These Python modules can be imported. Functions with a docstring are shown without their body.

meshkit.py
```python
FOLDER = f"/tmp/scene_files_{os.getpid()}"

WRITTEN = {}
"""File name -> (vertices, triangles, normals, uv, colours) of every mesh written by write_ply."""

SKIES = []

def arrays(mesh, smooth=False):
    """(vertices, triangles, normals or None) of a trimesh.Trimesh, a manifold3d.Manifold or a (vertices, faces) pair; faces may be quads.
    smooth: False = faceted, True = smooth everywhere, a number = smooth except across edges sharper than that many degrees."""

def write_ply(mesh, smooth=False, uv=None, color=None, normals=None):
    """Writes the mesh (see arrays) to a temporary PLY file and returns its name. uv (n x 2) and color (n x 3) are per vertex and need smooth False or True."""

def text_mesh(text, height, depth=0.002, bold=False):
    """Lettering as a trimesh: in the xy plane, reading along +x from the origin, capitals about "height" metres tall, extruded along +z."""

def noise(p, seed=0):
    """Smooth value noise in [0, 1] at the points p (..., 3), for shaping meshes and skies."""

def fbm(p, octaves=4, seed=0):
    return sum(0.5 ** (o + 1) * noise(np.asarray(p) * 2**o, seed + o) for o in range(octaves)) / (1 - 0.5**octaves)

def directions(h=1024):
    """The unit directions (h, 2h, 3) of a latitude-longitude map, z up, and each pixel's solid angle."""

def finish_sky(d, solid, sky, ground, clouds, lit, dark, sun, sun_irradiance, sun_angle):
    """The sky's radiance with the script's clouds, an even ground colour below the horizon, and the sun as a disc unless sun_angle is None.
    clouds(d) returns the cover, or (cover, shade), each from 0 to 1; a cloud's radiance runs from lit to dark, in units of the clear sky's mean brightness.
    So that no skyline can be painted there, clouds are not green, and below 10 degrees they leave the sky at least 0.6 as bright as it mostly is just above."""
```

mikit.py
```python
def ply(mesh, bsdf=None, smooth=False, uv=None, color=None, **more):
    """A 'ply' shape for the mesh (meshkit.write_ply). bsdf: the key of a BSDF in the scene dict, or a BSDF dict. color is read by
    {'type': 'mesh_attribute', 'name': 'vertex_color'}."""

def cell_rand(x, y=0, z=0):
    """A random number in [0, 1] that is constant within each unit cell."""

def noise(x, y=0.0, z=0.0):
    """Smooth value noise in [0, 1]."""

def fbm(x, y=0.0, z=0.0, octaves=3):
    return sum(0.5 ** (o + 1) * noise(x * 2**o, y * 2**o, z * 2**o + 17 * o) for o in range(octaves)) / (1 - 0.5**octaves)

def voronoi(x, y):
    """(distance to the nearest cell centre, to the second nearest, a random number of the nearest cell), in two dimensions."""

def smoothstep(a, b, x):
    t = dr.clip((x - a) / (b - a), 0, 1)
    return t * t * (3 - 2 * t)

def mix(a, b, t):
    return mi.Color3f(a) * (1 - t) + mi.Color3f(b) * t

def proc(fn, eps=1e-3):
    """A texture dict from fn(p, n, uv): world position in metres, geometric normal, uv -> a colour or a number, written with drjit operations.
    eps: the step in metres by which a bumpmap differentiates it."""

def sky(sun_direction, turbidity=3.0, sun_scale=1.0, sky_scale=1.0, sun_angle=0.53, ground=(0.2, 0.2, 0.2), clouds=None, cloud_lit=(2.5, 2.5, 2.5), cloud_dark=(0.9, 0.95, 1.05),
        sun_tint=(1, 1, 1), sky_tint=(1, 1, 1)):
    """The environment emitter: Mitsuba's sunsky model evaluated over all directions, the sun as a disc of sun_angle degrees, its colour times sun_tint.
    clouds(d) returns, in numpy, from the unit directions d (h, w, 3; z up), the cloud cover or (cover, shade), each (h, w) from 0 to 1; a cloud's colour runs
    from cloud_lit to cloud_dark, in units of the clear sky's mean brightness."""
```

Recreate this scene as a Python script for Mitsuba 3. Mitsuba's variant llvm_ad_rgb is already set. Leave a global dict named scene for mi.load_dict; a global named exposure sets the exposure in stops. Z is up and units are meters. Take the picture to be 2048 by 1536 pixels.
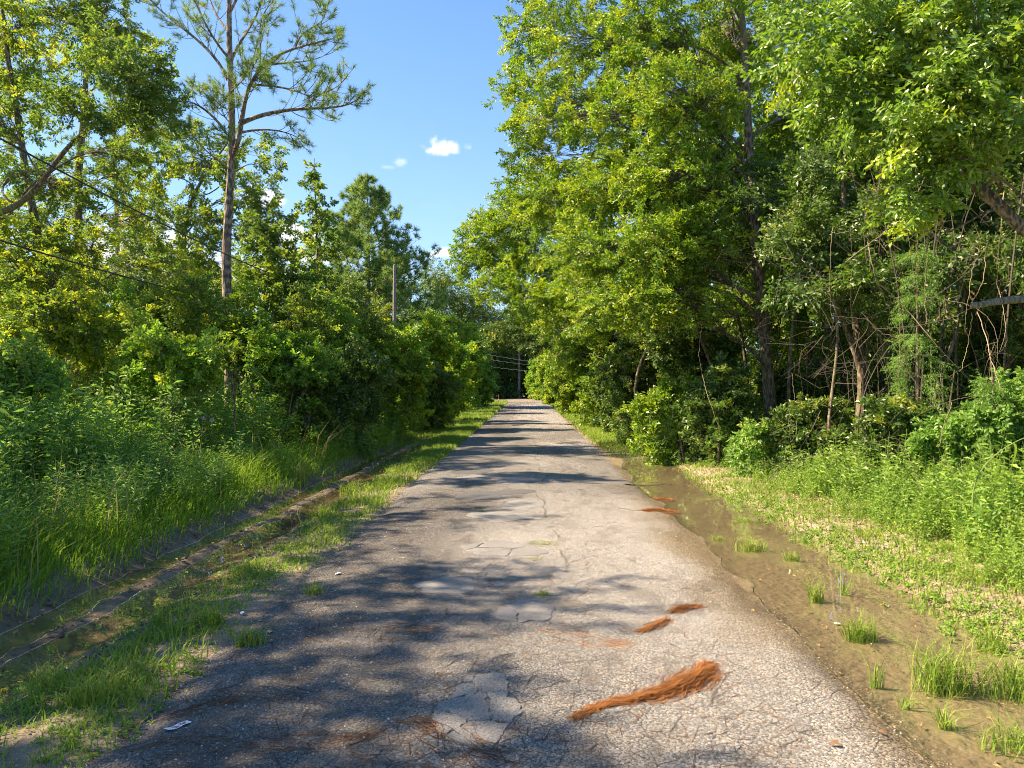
import math
import numpy as np
import mitsuba as mi
import drjit as dr
import mikit, meshkit
from mikit import noise, fbm, voronoi, cell_rand, smoothstep, mix
from scipy.interpolate import CubicSpline
from shapely.geometry import Polygon, MultiPoint
from shapely.ops import voronoi_diagram

T = mi.ScalarTransform4f
scene, labels = {'type': 'scene'}, {}
exposure = 3.6

# ------------------------------------------------------------------ camera, sky
EYE, FPX = 1.9, 1472.0                       # eye height (m), focal length in pixels of the 2048 px wide photograph
YAW, CAM_X = 0.0211, 0.15                    # the camera looks a little left of the road's direction and stands right of its middle
HFOV = 2 * math.degrees(math.atan(1024 / FPX))
scene['camera'] = {'type': 'perspective', 'fov': HFOV, 'fov_axis': 'x', 'near_clip': 0.05, 'far_clip': 3000.0,
                   'to_world': T().look_at(origin=[CAM_X, 0, EYE], target=[CAM_X - 10 * YAW, 10, EYE + 0.014], up=[0, 0, 1])}


def cloud_cover(d):
    az = np.degrees(np.arctan2(d[..., 0], d[..., 1]))
    el = np.degrees(np.arcsin(np.clip(d[..., 2], -1, 1)))
    n = meshkit.fbm(d * 55, 5, 3)
    n2 = meshkit.fbm(d * 140, 4, 9)
    c = np.zeros(az.shape)
    for a0, e0, ra, re, k in CLOUDS:
        r = np.sqrt(((az - a0) / ra) ** 2 + ((el - e0) / np.where(el < e0, re * 0.55, re)) ** 2)
        c = np.maximum(c, k * np.clip((1.15 - r + 1.9 * (n - 0.5) + 1.3 * (n2 - 0.5)) * 1.9, 0, 1))
    # scattered fair-weather clouds low all round the horizon
    band = np.exp(-((el - 9) / 4.0) ** 2)
    low = np.clip((meshkit.fbm(d * 9, 5, 21) - 0.60 + 0.09 * band) * 7, 0, 1) * np.clip((el - 3) / 3, 0, 1) * band
    free = np.clip((np.abs(az - 2) - 14) / 5, 0, 1)
    c = np.maximum(c, low * free)
    haze = 0.42 * np.exp(-np.clip(el, 0, 90) / 11.0)                       # pale air low down
    c = np.maximum(c, haze)
    shade = np.clip(0.45 - 0.5 * (n - 0.4), 0, 1)
    return np.clip(c, 0, 1), shade


def _dir(px, py):
    x, z = (px - 1024) / FPX - YAW, (768 - py) / FPX
    return math.degrees(math.atan2(x, 1)), math.degrees(math.atan2(z, math.hypot(1, x)))


CLOUDS = [(*_dir(888, 298), 1.3, 0.72, 1.0), (*_dir(800, 324), 0.5, 0.3, 0.45), (*_dir(775, 332), 0.7, 0.2, 0.35),
          (*_dir(560, 470), 3.0, 1.2, 1.0), (*_dir(640, 510), 2.6, 1.1, 1.0), (*_dir(520, 400), 1.5, 0.9, 0.9),
          (*_dir(885, 505), 1.3, 0.45, 0.9), (*_dir(930, 508), 1.0, 0.4, 0.8)]
SUN = (-0.725, 0.02, 0.69)
scene['sky'] = mikit.sky(SUN, turbidity=3.0, sun_scale=0.86, clouds=cloud_cover, cloud_lit=(2.35, 2.35, 2.4), cloud_dark=(1.6, 1.65, 1.8),
                         sky_tint=(0.44, 0.555, 0.65), sun_tint=(1.04, 1.0, 0.92))


# ------------------------------------------------------------------ where things stand
def P(px, py, Y):
    X = (px - 1024) / FPX * Y
    return np.array([X - YAW * Y + CAM_X, Y + YAW * X, EYE + (766 - py) / FPX * Y])


def G(px, py):
    Y = EYE * FPX / (py - 766)
    return P(px, 766, Y)[:2]


def sst(a, b, x):
    t = np.clip((x - a) / (b - a), 0, 1)
    return t * t * (3 - 2 * t)


def n2(x, y, s, seed=0, o=3):
    x, y = np.broadcast_arrays(np.asarray(x, float), np.asarray(y, float))
    return meshkit.fbm(np.stack([x * s, y * s, np.zeros_like(x) + seed * 3.7], -1), o, seed) - 0.5


LEVEL_LEFT, LEVEL_RIGHT = -0.066, -0.014


def height(x, y):
    x, y = np.asarray(x, float), np.asarray(y, float)
    w = 0.26 * n2(0 * x, y, 0.45, 5) + 0.34 * n2(0.9 * x, y, 1.3, 15)        # meander
    h = 0.035 * (1 - np.clip(np.abs(x) / 2.2, 0, 1) ** 2)
    h = h + 0.022 * n2(x, y, 1.3, 1) * sst(3.2, 2.0, np.abs(x))
    # left: verge, two ruts with a mud ridge between, bank
    u = x - w
    fade = 1 - sst(22, 34, y)
    h = h - 0.055 * sst(-2.3, -3.05, u) * (0.4 + 0.6 * fade)
    h = h - fade * (0.075 * np.exp(-((u + 3.30) / 0.19) ** 2) + 0.065 * np.exp(-((u + 3.86) / 0.13) ** 2))
    h = h + fade * 0.032 * np.exp(-((u + 3.57) / 0.10) ** 2) * np.clip(0.5 + 3.2 * n2(x, y, 1.6, 8), 0, 1.5) + fade * 0.045 * n2(x, y, 5, 9, 4) * sst(-4.3, -3.9, u) * sst(-2.5, -3.0, u)
    h = h + 0.12 * sst(-4.02, -4.4, u) + 0.22 * sst(-4.3, -9, x)
    h = h + 0.05 * n2(x, y, 3.5, 2) * sst(-2.2, -2.8, x) * sst(-4.6, -4.0, x) * (0.4 + 0.6 * sst(8, 12, y)) + 0.12 * n2(x, y, 0.7, 3) * sst(-4.0, -6, x)
    # right: shallow wet gutter and bank
    wr = 0.5 * n2(0 * x, y, 0.35, 6)
    v = x - wr
    near = 1 - sst(15, 22, y)
    lo = 2.3 + 0 * y
    h = h - near * 0.046 * sst(lo - 0.25, lo + 0.45, v) * sst(3.95, 3.45, v)
    h = h + 0.022 * n2(x, y, 2.2, 7) * sst(2.0, 2.5, x) * sst(5, 3.4, x)
    h = h + 0.07 * sst(3.5, 4.1, v) + 0.12 * sst(4.2, 7, x) + 0.05 * n2(x, y, 4.0, 12) * sst(3.5, 3.8, v) * sst(6, 4.5, v)
    h = h + 0.15 * n2(x, y, 0.5, 4) * sst(4.5, 8, np.abs(x))
    return h


def on(x, y, dz=0.0):
    return np.stack([np.asarray(x, float), np.asarray(y, float), height(x, y) + dz], -1)


# ------------------------------------------------------------------ materials
def rgb(*c):
    return {'type': 'rgb', 'value': list(c)}


def leaf_mat(key, dark, light, yellow, gloss=0.04, rough=0.35, trans=0.9, amount=0.75):
    d, l, yl = mi.ScalarColor3f(*dark), mi.ScalarColor3f(*light), mi.ScalarColor3f(*yellow)

    def fn(p, n, uv):
        c = mix(d, l, uv.x)
        return mix(c, yl, amount * smoothstep(0.55, 1.0, uv.y))
    thin = {'type': 'principledthin', 'base_color': mikit.proc(fn), 'roughness': 0.5, 'diff_trans': trans, 'eta': 1.4}
    if gloss:
        scene[key] = {'type': 'blendbsdf', 'weight': gloss, 'a': thin,
                      'b': {'type': 'twosided', 'm': {'type': 'roughconductor', 'material': 'none', 'alpha': rough, 'distribution': 'ggx'}}}
    else:
        scene[key] = thin


leaf_mat('m_leaf_oak', (0.10, 0.20, 0.010), (0.30, 0.48, 0.015), (0.53, 0.62, 0.010), 0.05, 0.20, 1.05)
leaf_mat('m_leaf_gloss', (0.10, 0.21, 0.015), (0.27, 0.45, 0.02), (0.50, 0.60, 0.015), 0.065, 0.22, 1.0)
leaf_mat('m_leaf_grey', (0.08, 0.16, 0.02), (0.25, 0.38, 0.03), (0.55, 0.60, 0.02), 0.04, 0.25, 1.25)
leaf_mat('m_leaf_thicket', (0.12, 0.27, 0.02), (0.32, 0.52, 0.03), (0.55, 0.62, 0.02), 0.045, 0.24, 1.2)
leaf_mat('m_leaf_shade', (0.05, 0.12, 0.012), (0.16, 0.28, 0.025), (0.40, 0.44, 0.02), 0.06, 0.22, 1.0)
leaf_mat('m_leaf_weed', (0.15, 0.30, 0.03), (0.32, 0.50, 0.05), (0.50, 0.56, 0.06), 0.04, 0.4)
leaf_mat('m_leaf_bank', (0.12, 0.28, 0.03), (0.30, 0.50, 0.07), (0.46, 0.56, 0.06), 0.05, 0.3, 1.1)
leaf_mat('m_needle', (0.13, 0.24, 0.045), (0.32, 0.45, 0.08), (0.48, 0.48, 0.09), 0.05, 0.4, 0.9)
leaf_mat('m_grass', (0.13, 0.24, 0.02), (0.31, 0.44, 0.05), (0.50, 0.48, 0.12), 0.03, 0.4)
leaf_mat('m_bank_grass', (0.13, 0.27, 0.015), (0.30, 0.47, 0.03), (0.50, 0.53, 0.08), 0.03, 0.4, 1.0)
leaf_mat('m_dry_grass', (0.24, 0.19, 0.09), (0.48, 0.40, 0.20), (0.28, 0.38, 0.07), 0.0)
leaf_mat('m_straw', (0.12, 0.045, 0.015), (0.45, 0.185, 0.05), (0.38, 0.18, 0.07), 0.03, 0.3, 0.3)
leaf_mat('m_straw_old', (0.08, 0.042, 0.026), (0.19, 0.10, 0.05), (0.28, 0.15, 0.065), 0.0, 0.3, 0.3)
leaf_mat('m_dead_leaf', (0.20, 0.10, 0.04), (0.45, 0.26, 0.12), (0.55, 0.38, 0.10), 0.02, 0.4, 0.4)
leaf_mat('m_petal', (0.45, 0.32, 0.50), (0.62, 0.48, 0.66), (0.6, 0.5, 0.6), 0.0)


def bark_fn(dark, light, tint, sx, sz):
    a, b, c = mi.ScalarColor3f(*dark), mi.ScalarColor3f(*light), mi.ScalarColor3f(*tint)

    def fn(p, n, uv):
        q = fbm(p.x * sx, p.y * sx, p.z * sz, 3)
        m = noise(p.x * 2.1, p.y * 2.1, p.z * 1.3)
        return mix(mix(a, b, smoothstep(0.35, 0.68, q)), c, 0.55 * smoothstep(0.5, 0.8, m))
    return fn


def bark_mat(key, dark, light, tint, sx=45.0, sz=9.0, depth=0.02):
    fn = bark_fn(dark, light, tint, sx, sz)

    def bump(p, n, uv):
        return fbm(p.x * sx * 0.6, p.y * sx * 0.6, p.z * sz * 0.6, 2)
    scene[key] = {'type': 'twosided', 'b': {'type': 'bumpmap', 't': mikit.proc(bump, 4e-3), 'scale': depth,
                                            'm': {'type': 'principled', 'base_color': mikit.proc(fn), 'roughness': 0.85, 'specular': 0.25}}}


bark_mat('m_bark_pine', (0.10, 0.075, 0.06), (0.36, 0.29, 0.24), (0.30, 0.20, 0.15), 26.0, 7.0, 0.03)
bark_mat('m_bark_oak', (0.07, 0.054, 0.038), (0.25, 0.20, 0.145), (0.16, 0.15, 0.08), 40.0, 8.0, 0.015)
bark_mat('m_bark_pale', (0.10, 0.085, 0.07), (0.25, 0.215, 0.18), (0.16, 0.15, 0.10), 40.0, 8.0, 0.012)
scene['m_twig'] = {'type': 'twosided', 'b': {'type': 'principled', 'base_color': rgb(0.12, 0.095, 0.07), 'roughness': 0.8}}
scene['m_stem_dark'] = {'type': 'twosided', 'b': {'type': 'principled', 'base_color': rgb(0.06, 0.046, 0.032), 'roughness': 0.8}}
scene['m_vine'] = {'type': 'twosided', 'b': {'type': 'principled', 'base_color': rgb(0.34, 0.25, 0.17), 'roughness': 0.8}}
scene['m_stem'] = {'type': 'twosided', 'b': {'type': 'principled', 'base_color': rgb(0.14, 0.20, 0.05), 'roughness': 0.7}}
scene['m_cable'] = {'type': 'twosided', 'b': {'type': 'principled', 'base_color': rgb(0.03, 0.03, 0.032), 'roughness': 0.45}}
scene['m_wire'] = {'type': 'twosided', 'b': {'type': 'principled', 'base_color': rgb(0.42, 0.43, 0.42), 'roughness': 0.4, 'metallic': 0.4}}


def stone_cells(p, s):
    a, b, r = voronoi(p.x * s + 0.35 * noise(p.x * 9, p.y * 9), p.y * s)
    return a, b, r


def crack_lines(p):
    wx, wy = p.x + 0.09 * fbm(p.x * 6, p.y * 6, 1.0, 2), p.y + 0.09 * fbm(p.x * 6, p.y * 6, 5.0, 2)
    a, b, r = voronoi(wx * 6.2, wy * 5.2)
    gate = smoothstep(0.47, 0.62, fbm(p.x * 1.1, p.y * 0.7, 7.0, 2))
    return (1 - smoothstep(0.01, 0.055, b - a)) * gate


def asphalt_color(p, n, uv):
    a, b, r = stone_cells(p, 78.0)
    big = fbm(p.x * 0.8, p.y * 0.5, 3.0, 3)
    base = mix(mi.ScalarColor3f(0.22, 0.213, 0.207), mi.ScalarColor3f(0.35, 0.341, 0.332), big)
    stone = mix(mi.ScalarColor3f(0.15, 0.146, 0.142), mi.ScalarColor3f(0.59, 0.575, 0.555), r * (0.35 + 0.65 * r))
    stone = dr.select(cell_rand(r * 977.0) > 0.88, mix(stone, mi.ScalarColor3f(0.52, 0.36, 0.19), 0.6), stone)
    c = mix(base, stone, 0.8)
    c = mix(c, mi.ScalarColor3f(0.06, 0.056, 0.052), 0.85 * smoothstep(0.52, 0.72, a))
    c = mix(c, mi.ScalarColor3f(0.09, 0.078, 0.068), 0.35 * smoothstep(0.55, 0.75, fbm(p.x * 5.5, p.y * 3.2, 11.0, 3)))
    c = c * (0.72 + 0.5 * smoothstep(0.3, 0.66, fbm(p.x * 0.55 + 3.0, p.y * 0.22, 9.0, 3)))
    seam = dr.abs(p.x - 0.42 - 0.34 * (fbm(p.y * 0.8, 1.0, 4.0, 3) - 0.5))
    c = mix(c, mi.ScalarColor3f(0.06, 0.055, 0.05), 0.7 * smoothstep(0.022, 0.006, seam) * smoothstep(7.0, 8.0, p.y) * smoothstep(0.35, 0.5, noise(p.y * 1.3, 3.0)))
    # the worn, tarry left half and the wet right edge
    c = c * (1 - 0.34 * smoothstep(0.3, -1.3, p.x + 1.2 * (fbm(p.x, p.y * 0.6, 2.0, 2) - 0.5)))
    wet = smoothstep(1.6, 2.3, p.x + 0.9 * (fbm(p.x * 1.3, p.y * 0.9, 4.0, 3) - 0.5)) * (1 - smoothstep(12.0, 18.0, p.y))
    c = mix(c, c * mi.ScalarColor3f(0.52, 0.43, 0.28), wet)
    c = c * 0.78
    return mix(c, mi.ScalarColor3f(0.035, 0.032, 0.029), 0.6 * crack_lines(p))


def asphalt_bump(p, n, uv):
    a, b, r = stone_cells(p, 78.0)
    return 0.75 * smoothstep(0.62, 0.15, a) * (0.5 + 0.5 * r) - 0.9 * crack_lines(p)


scene['m_asphalt'] = {'type': 'twosided', 'b': {'type': 'bumpmap', 't': mikit.proc(asphalt_bump, 2.0e-3), 'scale': 0.0085,
                                                'm': {'type': 'principled', 'base_color': mikit.proc(asphalt_color), 'roughness': 0.8, 'specular': 0.3}}}


def patch_color(p, n, uv):
    a, b, r = stone_cells(p, 95.0)
    q = fbm(p.x * 4, p.y * 4, 2.0, 3)
    c = mix(mi.ScalarColor3f(0.115, 0.113, 0.114), mi.ScalarColor3f(0.27, 0.266, 0.262), 0.55 * r + 0.45 * q)
    return mix(c, mi.ScalarColor3f(0.06, 0.057, 0.053), 0.8 * smoothstep(0.55, 0.72, a))


def patch_bump(p, n, uv):
    return fbm(p.x * 110, p.y * 110, 1.0, 2)


scene['m_patch'] = {'type': 'twosided', 'b': {'type': 'bumpmap', 't': mikit.proc(patch_bump, 2e-3), 'scale': 0.005,
                                              'm': {'type': 'principled', 'base_color': mikit.proc(patch_color), 'roughness': 0.85, 'specular': 0.25}}}
scene['m_patch_dark'] = {'type': 'twosided', 'b': {'type': 'bumpmap', 't': mikit.proc(patch_bump, 2e-3), 'scale': 0.005,
                                                   'm': {'type': 'principled', 'base_color': rgb(0.085, 0.085, 0.09), 'roughness': 0.8, 'specular': 0.3}}}


def ground_color(p, n, uv):
    q = fbm(p.x * 7, p.y * 7, 1.0, 4)
    f = fbm(p.x * 38, p.y * 38, 2.0, 2)
    b = fbm(p.x * 0.9, p.y * 0.9, 3.0, 3)
    soil = mix(mi.ScalarColor3f(0.10, 0.078, 0.058), mi.ScalarColor3f(0.25, 0.20, 0.145), 0.6 * q + 0.4 * f)
    # right bank: pale dry clods and straw
    pale = smoothstep(3.3, 3.9, p.x) * (1 - smoothstep(5.5, 7.5, p.x))
    soil = mix(soil, mix(mi.ScalarColor3f(0.22, 0.165, 0.115), mi.ScalarColor3f(0.46, 0.36, 0.27), q), 0.5 * pale)
    # silt in the gutter on the right
    silt = smoothstep(1.7, 2.0, p.x) * (1 - smoothstep(3.4, 4.0, p.x + 0.5 * (fbm(p.x * 2.0, p.y * 2.0, 6.0, 2) - 0.5))) * (1 - smoothstep(17.0, 22.0, p.y))
    peb = smoothstep(0.62, 0.8, noise(p.x * 60, p.y * 60))
    s = mix(mi.ScalarColor3f(0.20, 0.155, 0.085), mi.ScalarColor3f(0.29, 0.23, 0.135), 0.35 * q + 0.65 * b)
    s = mix(s, mi.ScalarColor3f(0.40, 0.33, 0.21), 0.25 * peb)
    # gravel of the broken road edge, stained by the water, running under the silt
    va, vb, vr = stone_cells(p, 70.0)
    gr = mix(mi.ScalarColor3f(0.10, 0.08, 0.055), mi.ScalarColor3f(0.34, 0.27, 0.17), vr * vr)
    gr = mix(gr, mi.ScalarColor3f(0.07, 0.055, 0.04), 0.7 * smoothstep(0.36, 0.6, va))
    s = mix(gr, s, smoothstep(0.25, 0.75, smoothstep(1.95, 2.6, p.x) + 0.8 * (fbm(p.x * 1.6, p.y * 0.9, 8.0, 3) - 0.5)) * 0.9)
    soil = mix(soil, s, silt)
    soil = soil * (1 - 0.28 * smoothstep(1.5, 1.8, p.x) * (1 - smoothstep(4.2, 5.0, p.x)) * (1 - smoothstep(17.0, 22.0, p.y)) * smoothstep(0.025, -0.012, p.z))
    # dark wet mud in the ruts on the left
    rut = smoothstep(-2.5, -3.0, p.x) * (1 - smoothstep(-4.05, -4.5, p.x)) * (1 - smoothstep(18.0, 26.0, p.y))
    m = mix(mi.ScalarColor3f(0.045, 0.034, 0.022), mi.ScalarColor3f(0.15, 0.115, 0.072), 0.65 * q + 0.35 * f)
    m = mix(m, mi.ScalarColor3f(0.085, 0.055, 0.020), smoothstep(-0.066, -0.085, p.z))
    soil = mix(soil, m, 0.92 * rut)
    # leaf mould and moss away from the road
    far = smoothstep(4.8, 7.5, dr.abs(p.x)) + smoothstep(26.0, 40.0, p.y) * smoothstep(2.0, 2.8, dr.abs(p.x))
    soil = mix(soil, mix(mi.ScalarColor3f(0.07, 0.06, 0.03), mi.ScalarColor3f(0.13, 0.14, 0.045), b), 0.8 * dr.clip(far, 0, 1))
    return soil


def ground_bump(p, n, uv):
    return fbm(p.x * 17, p.y * 17, 1.0, 3)


def ground_rough(p, n, uv):
    rut = smoothstep(-2.7, -3.1, p.x) * (1 - smoothstep(-4.0, -4.3, p.x)) * (1 - smoothstep(14.0, 22.0, p.y))
    wet = smoothstep(1.7, 2.0, p.x) * (1 - smoothstep(4.0, 4.5, p.x)) * (1 - smoothstep(17.0, 22.0, p.y)) * smoothstep(0.012, -0.008, p.z)
    return 0.9 - 0.5 * wet - 0.5 * rut * smoothstep(0.35, 0.6, fbm(p.x * 3, p.y * 3, 9.0, 2))


scene['m_ground'] = {'type': 'twosided', 'b': {'type': 'bumpmap', 't': mikit.proc(ground_bump, 6e-3), 'scale': 0.03,
                                               'm': {'type': 'principled', 'base_color': mikit.proc(ground_color), 'roughness': mikit.proc(ground_rough), 'specular': 0.4}}}
scene['m_water'] = {'type': 'thindielectric', 'int_ior': 1.33}


def pole_color(p, n, uv):
    q = fbm(p.x * 60, p.y * 60, p.z * 3, 3)
    return mix(mi.ScalarColor3f(0.12, 0.105, 0.085), mi.ScalarColor3f(0.28, 0.25, 0.21), q)


scene['m_pole'] = {'type': 'twosided', 'b': {'type': 'principled', 'base_color': mikit.proc(pole_color), 'roughness': 0.8}}


def stone_color(p, n, uv):
    c = mix(mi.ScalarColor3f(0.17, 0.15, 0.135), mi.ScalarColor3f(0.50, 0.45, 0.39), uv.x)
    return mix(c, mi.ScalarColor3f(0.48, 0.32, 0.16), 0.7 * smoothstep(0.75, 1.0, uv.y))


scene['m_stone'] = {'type': 'principled', 'base_color': mikit.proc(stone_color), 'roughness': 0.75}
scene['m_paper'] = {'type': 'twosided', 'b': {'type': 'principled', 'base_color': rgb(0.78, 0.79, 0.82), 'roughness': 0.45}}
scene['m_red_print'] = {'type': 'twosided', 'b': {'type': 'principled', 'base_color': rgb(0.55, 0.03, 0.06), 'roughness': 0.45}}
scene['m_pink'] = {'type': 'twosided', 'b': {'type': 'principled', 'base_color': rgb(0.75, 0.35, 0.38), 'roughness': 0.5}}
scene['m_post'] = {'type': 'twosided', 'b': {'type': 'principled', 'base_color': rgb(0.30, 0.13, 0.07), 'roughness': 0.8}}
scene['m_orange'] = {'type': 'twosided', 'b': {'type': 'principled', 'base_color': rgb(0.75, 0.22, 0.08), 'roughness': 0.6}}

# ------------------------------------------------------------------ scene keys
_count = {}


def key_for(name):
    n = _count.get(name, 0)
    _count[name] = n + 1
    return name if n == 0 else f'{name}_{n:03d}'


def thing(name, label, cat, group=None, kind=None):
    k = key_for(name)
    labels[k] = {'label': label}
    if cat:
        labels[k]['category'] = cat
    if group:
        labels[k]['group'] = group
    if kind:
        labels[k]['kind'] = kind
    return k


def put(parent, part, mesh, m, smooth=False, uv=None, kind=None, label=None):
    k = key_for(parent + '__' + part) if part else parent
    scene[k] = mikit.ply(mesh, m, smooth=smooth, uv=uv)
    if part and (kind or label):
        labels[k] = {}
        if kind:
            labels[k]['kind'] = kind
        if label:
            labels[k]['label'] = label
    return k


# ------------------------------------------------------------------ mesh helpers
def unit(v):
    return v / (np.linalg.norm(v, axis=-1, keepdims=True) + 1e-12)


def join(parts):
    vs, fs, us, at = [], [], [], 0
    for p in parts:
        v, f = p[0], p[1]
        vs.append(v)
        fs.append(f + at)
        us.append(p[2] if len(p) > 2 else np.zeros((len(v), 2)))
        at += len(v)
    return np.vstack(vs), np.vstack(fs), np.vstack(us)


def curve(pts, n):
    pts = np.asarray(pts, float)
    if len(pts) == 2:
        return pts[0] + (pts[1] - pts[0]) * np.linspace(0, 1, n)[:, None]
    s = np.concatenate([[0], np.cumsum(np.linalg.norm(np.diff(pts, axis=0), axis=1))])
    return CubicSpline(s, pts)(np.linspace(0, s[-1], n))


def tube(p, r, sides=6, rough=0.0, rng=None):
    p = np.asarray(p, float)
    r = np.broadcast_to(np.asarray(r, float), (len(p),))
    t = unit(np.gradient(p, axis=0))
    ref = np.array([0.31, 0.95, 0.05]) if abs(t[:, 2].mean()) > 0.7 else np.array([0.05, 0.1, 1.0])
    a = unit(np.cross(t, ref))
    b = np.cross(t, a)
    ang = np.arange(sides) * 2 * np.pi / sides
    rr = r[:, None] * (1 + (rough * rng.normal(size=(len(p), sides)) if rough else 0))
    v = p[:, None] + rr[..., None] * (np.cos(ang)[None, :, None] * a[:, None] + np.sin(ang)[None, :, None] * b[:, None])
    i, j = np.meshgrid(np.arange(len(p) - 1), np.arange(sides), indexing='ij')
    q = np.stack([i * sides + j, i * sides + (j + 1) % sides, (i + 1) * sides + (j + 1) % sides, (i + 1) * sides + j], -1).reshape(-1, 4)
    v = v.reshape(-1, 3)
    f = np.vstack([q[:, [0, 2, 1]], q[:, [0, 3, 2]]])
    c = len(v)
    v = np.vstack([v, p[-1] + t[-1] * r[-1] * 0.6])
    e = (len(p) - 1) * sides
    k = np.arange(sides)
    f = np.vstack([f, np.stack([e + k, np.full(sides, c), e + (k + 1) % sides], 1)])
    return v, f


def bars(a, b, r):
    """many thin three-sided twigs from points a to points b"""
    n = len(a)
    d = unit(b - a)
    s = unit(np.cross(d, np.array([0.3, 0.2, 0.93])))
    u = np.cross(d, s)
    r = np.broadcast_to(np.asarray(r, float), (n,))[:, None]
    ring = [np.cos(k) * s + np.sin(k) * u for k in (0, 2.094, 4.189)]
    v = np.stack([a + ring[0] * r, a + ring[1] * r, a + ring[2] * r, b + ring[0] * r * .5, b + ring[1] * r * .5, b + ring[2] * r * .5], 1).reshape(-1, 3)
    f0 = np.array([[0, 1, 4], [0, 4, 3], [1, 2, 5], [1, 5, 4], [2, 0, 3], [2, 3, 5]])
    f = (f0[None] + 6 * np.arange(n)[:, None, None]).reshape(-1, 3)
    return v, f


def leaves(pos, d, nrm, L, W, tone, hue, fine=False, fold=0.18):
    """one folded leaf per row: base at pos, along d, blade facing nrm"""
    n = len(pos)
    L, W = (np.broadcast_to(np.asarray(x, float), (n,))[:, None] for x in (L, W))
    d = unit(d)
    s = unit(np.cross(d, nrm))
    u = np.cross(s, d)
    if fine:
        mid = pos + d * L * 0.55 - u * L * 0.02
        rows = [pos, pos + d * L * .40 + s * W * .36 + u * W * fold, pos + d * L * .72 + s * W * .5 + u * W * fold - u * L * .05,
                pos + d * L - u * L * .14, pos + d * L * .72 - s * W * .5 + u * W * fold - u * L * .05, pos + d * L * .40 - s * W * .36 + u * W * fold, mid]
        f0 = np.array([[0, 6, 1], [1, 6, 2], [2, 6, 3], [3, 6, 4], [4, 6, 5], [5, 6, 0]])
    else:
        rows = [pos, pos + d * L * .55 + s * W * .5 + u * W * fold, pos + d * L - u * L * .08, pos + d * L * .55 - s * W * .5 + u * W * fold]
        f0 = np.array([[0, 2, 1], [0, 3, 2]])
    k = len(rows)
    v = np.stack(rows, 1).reshape(-1, 3)
    f = (f0[None] + k * np.arange(n)[:, None, None]).reshape(-1, 3)
    uv = np.repeat(np.stack([np.clip(tone, 0, 1), np.clip(hue, 0, 1)], 1), k, axis=0)
    return v, f, uv


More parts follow.
